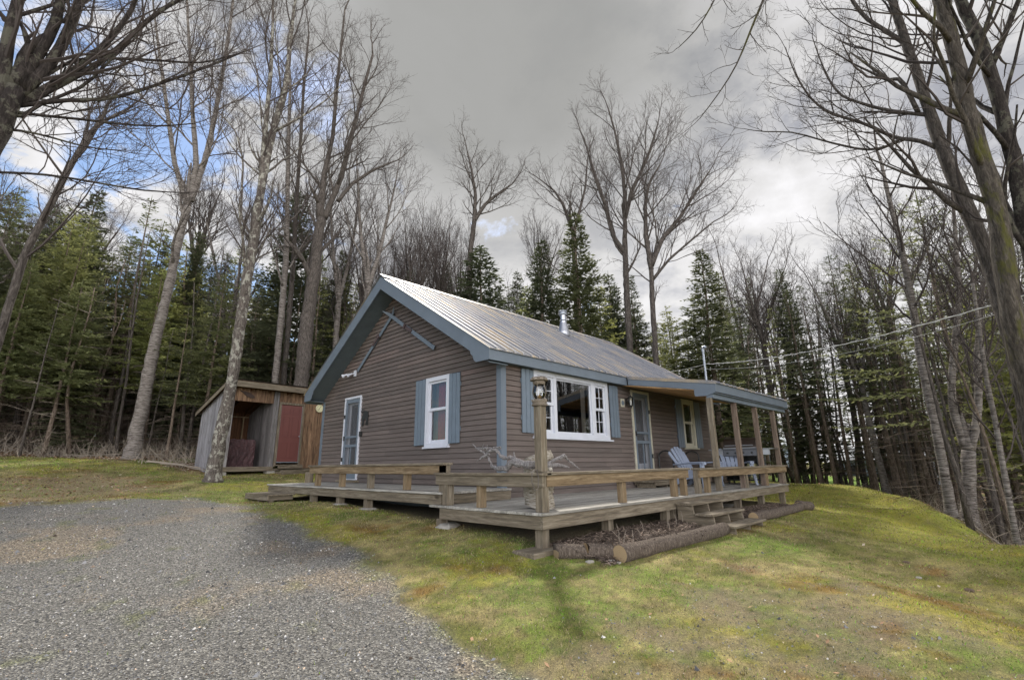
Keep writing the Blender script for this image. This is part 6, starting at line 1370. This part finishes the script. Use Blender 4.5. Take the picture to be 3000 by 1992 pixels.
def brush():
    R = np.random.RandomState(5); m = MB(); T_ = []; RR_ = []
    for a, b, d0, d1, n in ((-300, 900, 19.5, 30, 1500), (2450, 3300, 11, 27, 1700), (900, 2300, 24, 32, 400)):
        for k in range(n):
            px = R.uniform(a, b); d = R.uniform(d0, d1); p = at(px, 1350, d); x, y = p[0], p[1]
            if sdf(np.array([x]), np.array([y]), FOREST)[0] > .1 or sdf(np.array([x]), np.array([y]), FIELD)[0] < .5: continue
            z = gz1(x, y); h = R.uniform(.1, .75)*(1 if R.rand() < .7 else .2); q = np.array([x, y, z]); v = np.array([R.normal(0, .5), R.normal(0, .5), 1.])*h
            T_.append([q, q+v*.5+R.normal(0, .04, 3), q+v]); RR_.append([.009, .006, .002])
            for j in range(2): e = q+v*R.uniform(.3, .8); T_.append([e, e+R.normal(0, .12, 3), e+R.normal(0, .2, 3)+np.array([0, 0, .12])]); RR_.append([.005, .004, .0015])
    m.bulk.append((np.array(T_), np.array(RR_), 3)); tag(m.build('undergrowth', M['twig_lt'], org=(0, 0, 0)), 'dry brown brush and dead twigs covering the woodland floor edges', 'undergrowth', kind='stuff')
brush()
# neighbour's pale house across the far lawn
nb = empty('neighbour_house', tuple(azp(2420, 52, -.8)), 0, 'pale blue grey low building glimpsed through the trunks beyond the far field', 'house')
a_, b_ = np.array(azp(2268, 50, 0)[:2]), np.array(azp(2330, 51, 0)[:2]); c_, d_ = np.array(azp(2440, 52, 0)[:2]), np.array(azp(2720, 47, 0)[:2])
pw = paint('pale_house_siding', lin((140,154,168)), .06, .6, 2); dwm = M['dark']
def hblock(p, q, dep, z0, z1, mat, nm, roofm=None):
    u = unit(np.array([q[0]-p[0], q[1]-p[1]])); n_ = np.array([u[1], -u[0]]); 
    if n_ @ (np.array(p)-CAM[:2]) < 0: n_ = -n_
    m = MB(); m.prism([(p[0], p[1], z0), (q[0], q[1], z0), (q[0]+n_[0]*dep, q[1]+n_[1]*dep, z0), (p[0]+n_[0]*dep, p[1]+n_[1]*dep, z0)], (0, 0, z1-z0)); w = m.build(nm, mat, nb)
    if roofm:
        m = MB(); e = .4; P = [np.array([p[0]-u[0]*e-n_[0]*e, p[1]-u[1]*e-n_[1]*e, z1+.003]), np.array([q[0]+u[0]*e-n_[0]*e, q[1]+u[1]*e-n_[1]*e, z1+.003]), np.array([q[0]+u[0]*e+n_[0]*(dep+e), q[1]+u[1]*e+n_[1]*(dep+e), z1+.003]), np.array([p[0]-u[0]*e+n_[0]*(dep+e), p[1]-u[1]*e+n_[1]*(dep+e), z1+.003])]
        r0, r1 = (P[0]+P[3])/2+np.array([0, 0, 1.3]), (P[1]+P[2])/2+np.array([0, 0, 1.3]); m.add([*P, r0, r1], [(0,1,5,4), (2,3,4,5), (0,4,3), (1,2,5), (3,2,1,0)]); m.build('roof', roofm, nb)
    return w
hblock(a_, b_, 6, -.7, 1.9, pw, 'wall', paint('pale_roof', lin((170,176,180)), .1, .6, 2)); wl = hblock(c_, d_, 7, -1.4, .55, pw, 'wall', paint('grey_roof', lin((128,134,142)), .1, .6, 2))
u_ = unit(d_-c_)
for k in range(3):
    p_ = c_+u_*(2+k*3.4); n_ = np.array([-u_[1], u_[0]]); n_ = n_ if n_ @ (c_-CAM[:2]) < 0 else -n_
    m = MB(); m.obox((p_[0]+n_[0]*.03, p_[1]+n_[1]*.03, -.25), (u_[0]*.5, u_[1]*.5, 0), (n_[0]*.03, n_[1]*.03, 0), (0, 0, .35)); m.build('window', dwm, nb)

# ================================================================== SKY, SUN, CAMERA
SAZ, SEL = math.radians(47.0), math.radians(46.0)
w = bpy.data.worlds.new('World'); scn.world = w; w.use_nodes = True; T = w.node_tree; N = T.nodes; N.clear()
def wn(t, **k):
    o = N.new(t)
    for a, b in k.items(): setattr(o, a, b)
    return o
sky = wn('ShaderNodeTexSky', sky_type='NISHITA', sun_disc=False, sun_elevation=SEL, sun_rotation=PI/2-SAZ, air_density=1.0, dust_density=.6, ozone_density=2.5)
b1 = wn('ShaderNodeBackground'); b1.inputs[1].default_value = .10; T.links.new(sky.outputs[0], b1.inputs[0])
tc = wn('ShaderNodeTexCoord'); sp = wn('ShaderNodeSeparateXYZ'); T.links.new(tc.outputs['Generated'], sp.inputs[0])
def mth(op, a, b=None, c=None, cl=False):
    m = wn('ShaderNodeMath', operation=op, use_clamp=cl)
    for i, v in enumerate((a, b, c)):
        if v is None: continue
        if hasattr(v, 'is_linked'): T.links.new(v, m.inputs[i])
        else: m.inputs[i].default_value = v
    return m.outputs[0]
zc = mth('MAXIMUM', mth('ADD', sp.outputs[2], .22), .05)       # clouds on a high flat layer
cu = mth('DIVIDE', sp.outputs[0], zc); cv = mth('DIVIDE', sp.outputs[1], zc); cb = wn('ShaderNodeCombineXYZ'); T.links.new(cu, cb.inputs[0]); T.links.new(cv, cb.inputs[1])
def wnoise(sc, det, ro, off=0, dist=0):
    mp = wn('ShaderNodeMapping'); mp.inputs['Location'].default_value = (off, off*.7, 0); T.links.new(cb.outputs[0], mp.inputs[0])
    n = wn('ShaderNodeTexNoise'); n.inputs['Scale'].default_value = sc; n.inputs['Detail'].default_value = det; n.inputs['Roughness'].default_value = ro; n.inputs['Distortion'].default_value = dist; T.links.new(mp.outputs[0], n.inputs['Vector']); return n.outputs['Fac']
sd = (math.cos(SEL)*math.cos(SAZ), math.cos(SEL)*math.sin(SAZ), math.sin(SEL))
dt = wn('ShaderNodeVectorMath', operation='DOT_PRODUCT'); T.links.new(tc.outputs['Generated'], dt.inputs[0]); dt.inputs[1].default_value = sd
near = dt.outputs['Value']                                      # 1 at the veiled sun
veil = wn('ShaderNodeMapRange'); veil.inputs[1].default_value = .86; veil.inputs[2].default_value = .985; T.links.new(near, veil.inputs[0]); veil.clamp = True
# gaps: broken on the left, rare elsewhere
side = wn('ShaderNodeVectorMath', operation='DOT_PRODUCT'); T.links.new(tc.outputs['Generated'], side.inputs[0]); side.inputs[1].default_value = (-.70, .71, 0)
lft = mth('MULTIPLY_ADD', side.outputs['Value'], .20, .015)
gap = mth('ADD', wnoise(3.4, 9, .62, 3.1, .3), lft); gap = mth('SUBTRACT', gap, mth('MULTIPLY', veil.outputs[0], .12))
gm = wn('ShaderNodeMapRange'); gm.inputs[1].default_value = .575; gm.inputs[2].default_value = .68; T.links.new(gap, gm.inputs[0])
shade = wnoise(2.6, 7, .58, 11.4, .2)
rp = wn('ShaderNodeValToRGB'); e = rp.color_ramp.elements; e[0].position = .36; e[0].color = lin((198,197,199)); e[1].position = .60; e[1].color = lin((126,128,136)); x_ = e.new(.49); x_.color = lin((176,175,175)); T.links.new(shade, rp.inputs[0])
# low clouds are brightest; the thick veil in front of the sun is a smooth grey
mx = wn('ShaderNodeMix', data_type='RGBA'); vf = mth('MULTIPLY', veil.outputs[0], .93); T.links.new(vf, mx.inputs[0]); T.links.new(rp.outputs[0], mx.inputs[6]); mx.inputs[7].default_value = lin((130,130,128))
lo = wn('ShaderNodeMapRange'); lo.inputs[1].default_value = .12; lo.inputs[2].default_value = .60; lo.inputs[3].default_value = 1; lo.inputs[4].default_value = 0; T.links.new(sp.outputs[2], lo.inputs[0])
mx2 = wn('ShaderNodeMix', data_type='RGBA'); T.links.new(mth('MULTIPLY', lo.outputs[0], .6), mx2.inputs[0]); T.links.new(mx.outputs[2], mx2.inputs[6]); mx2.inputs[7].default_value = lin((212,211,211))
rear = wn('ShaderNodeMapRange'); rear.interpolation_type = 'SMOOTHSTEP'; rear.inputs[1].default_value = -.55; rear.inputs[2].default_value = .32; rear.inputs[3].default_value = 5.6; rear.inputs[4].default_value = 1.0; T.links.new(near, rear.inputs[0])   # unseen sky opposite the sun boosted, added as fill for shaded walls and trunks
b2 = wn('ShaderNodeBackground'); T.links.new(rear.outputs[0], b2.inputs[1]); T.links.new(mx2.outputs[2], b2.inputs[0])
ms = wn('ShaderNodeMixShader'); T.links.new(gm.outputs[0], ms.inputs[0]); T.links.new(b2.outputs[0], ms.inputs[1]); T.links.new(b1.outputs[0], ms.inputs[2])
ow = wn('ShaderNodeOutputWorld'); T.links.new(ms.outputs[0], ow.inputs[0])
sl = bpy.data.lights.new('sun', 'SUN'); sl.energy = 3.2; sl.angle = math.radians(5); sl.color = (1, .94, .84)
so = bpy.data.objects.new('sun', sl); col.objects.link(so); so.location = (20, 20, 30); so.rotation_euler = Vector(sd).to_track_quat('Z', 'Y').to_euler()
cd = bpy.data.cameras.new('camera'); cam = bpy.data.objects.new('camera', cd); col.objects.link(cam); cd.sensor_width = 36; cd.sensor_fit = 'HORIZONTAL'; cd.lens = FPX/3000*36; cd.clip_start = .05; cd.clip_end = 2000
mat = Matrix(((rt[0], up[0], -fw[0], CAM[0]), (rt[1], up[1], -fw[1], CAM[1]), (rt[2], up[2], -fw[2], CAM[2]), (0, 0, 0, 1))); cam.matrix_world = mat
scn.camera = cam
scn.view_settings.view_transform = 'Standard'; scn.view_settings.look = 'None'; scn.view_settings.gamma = 1; scn.view_settings.exposure = 0.75
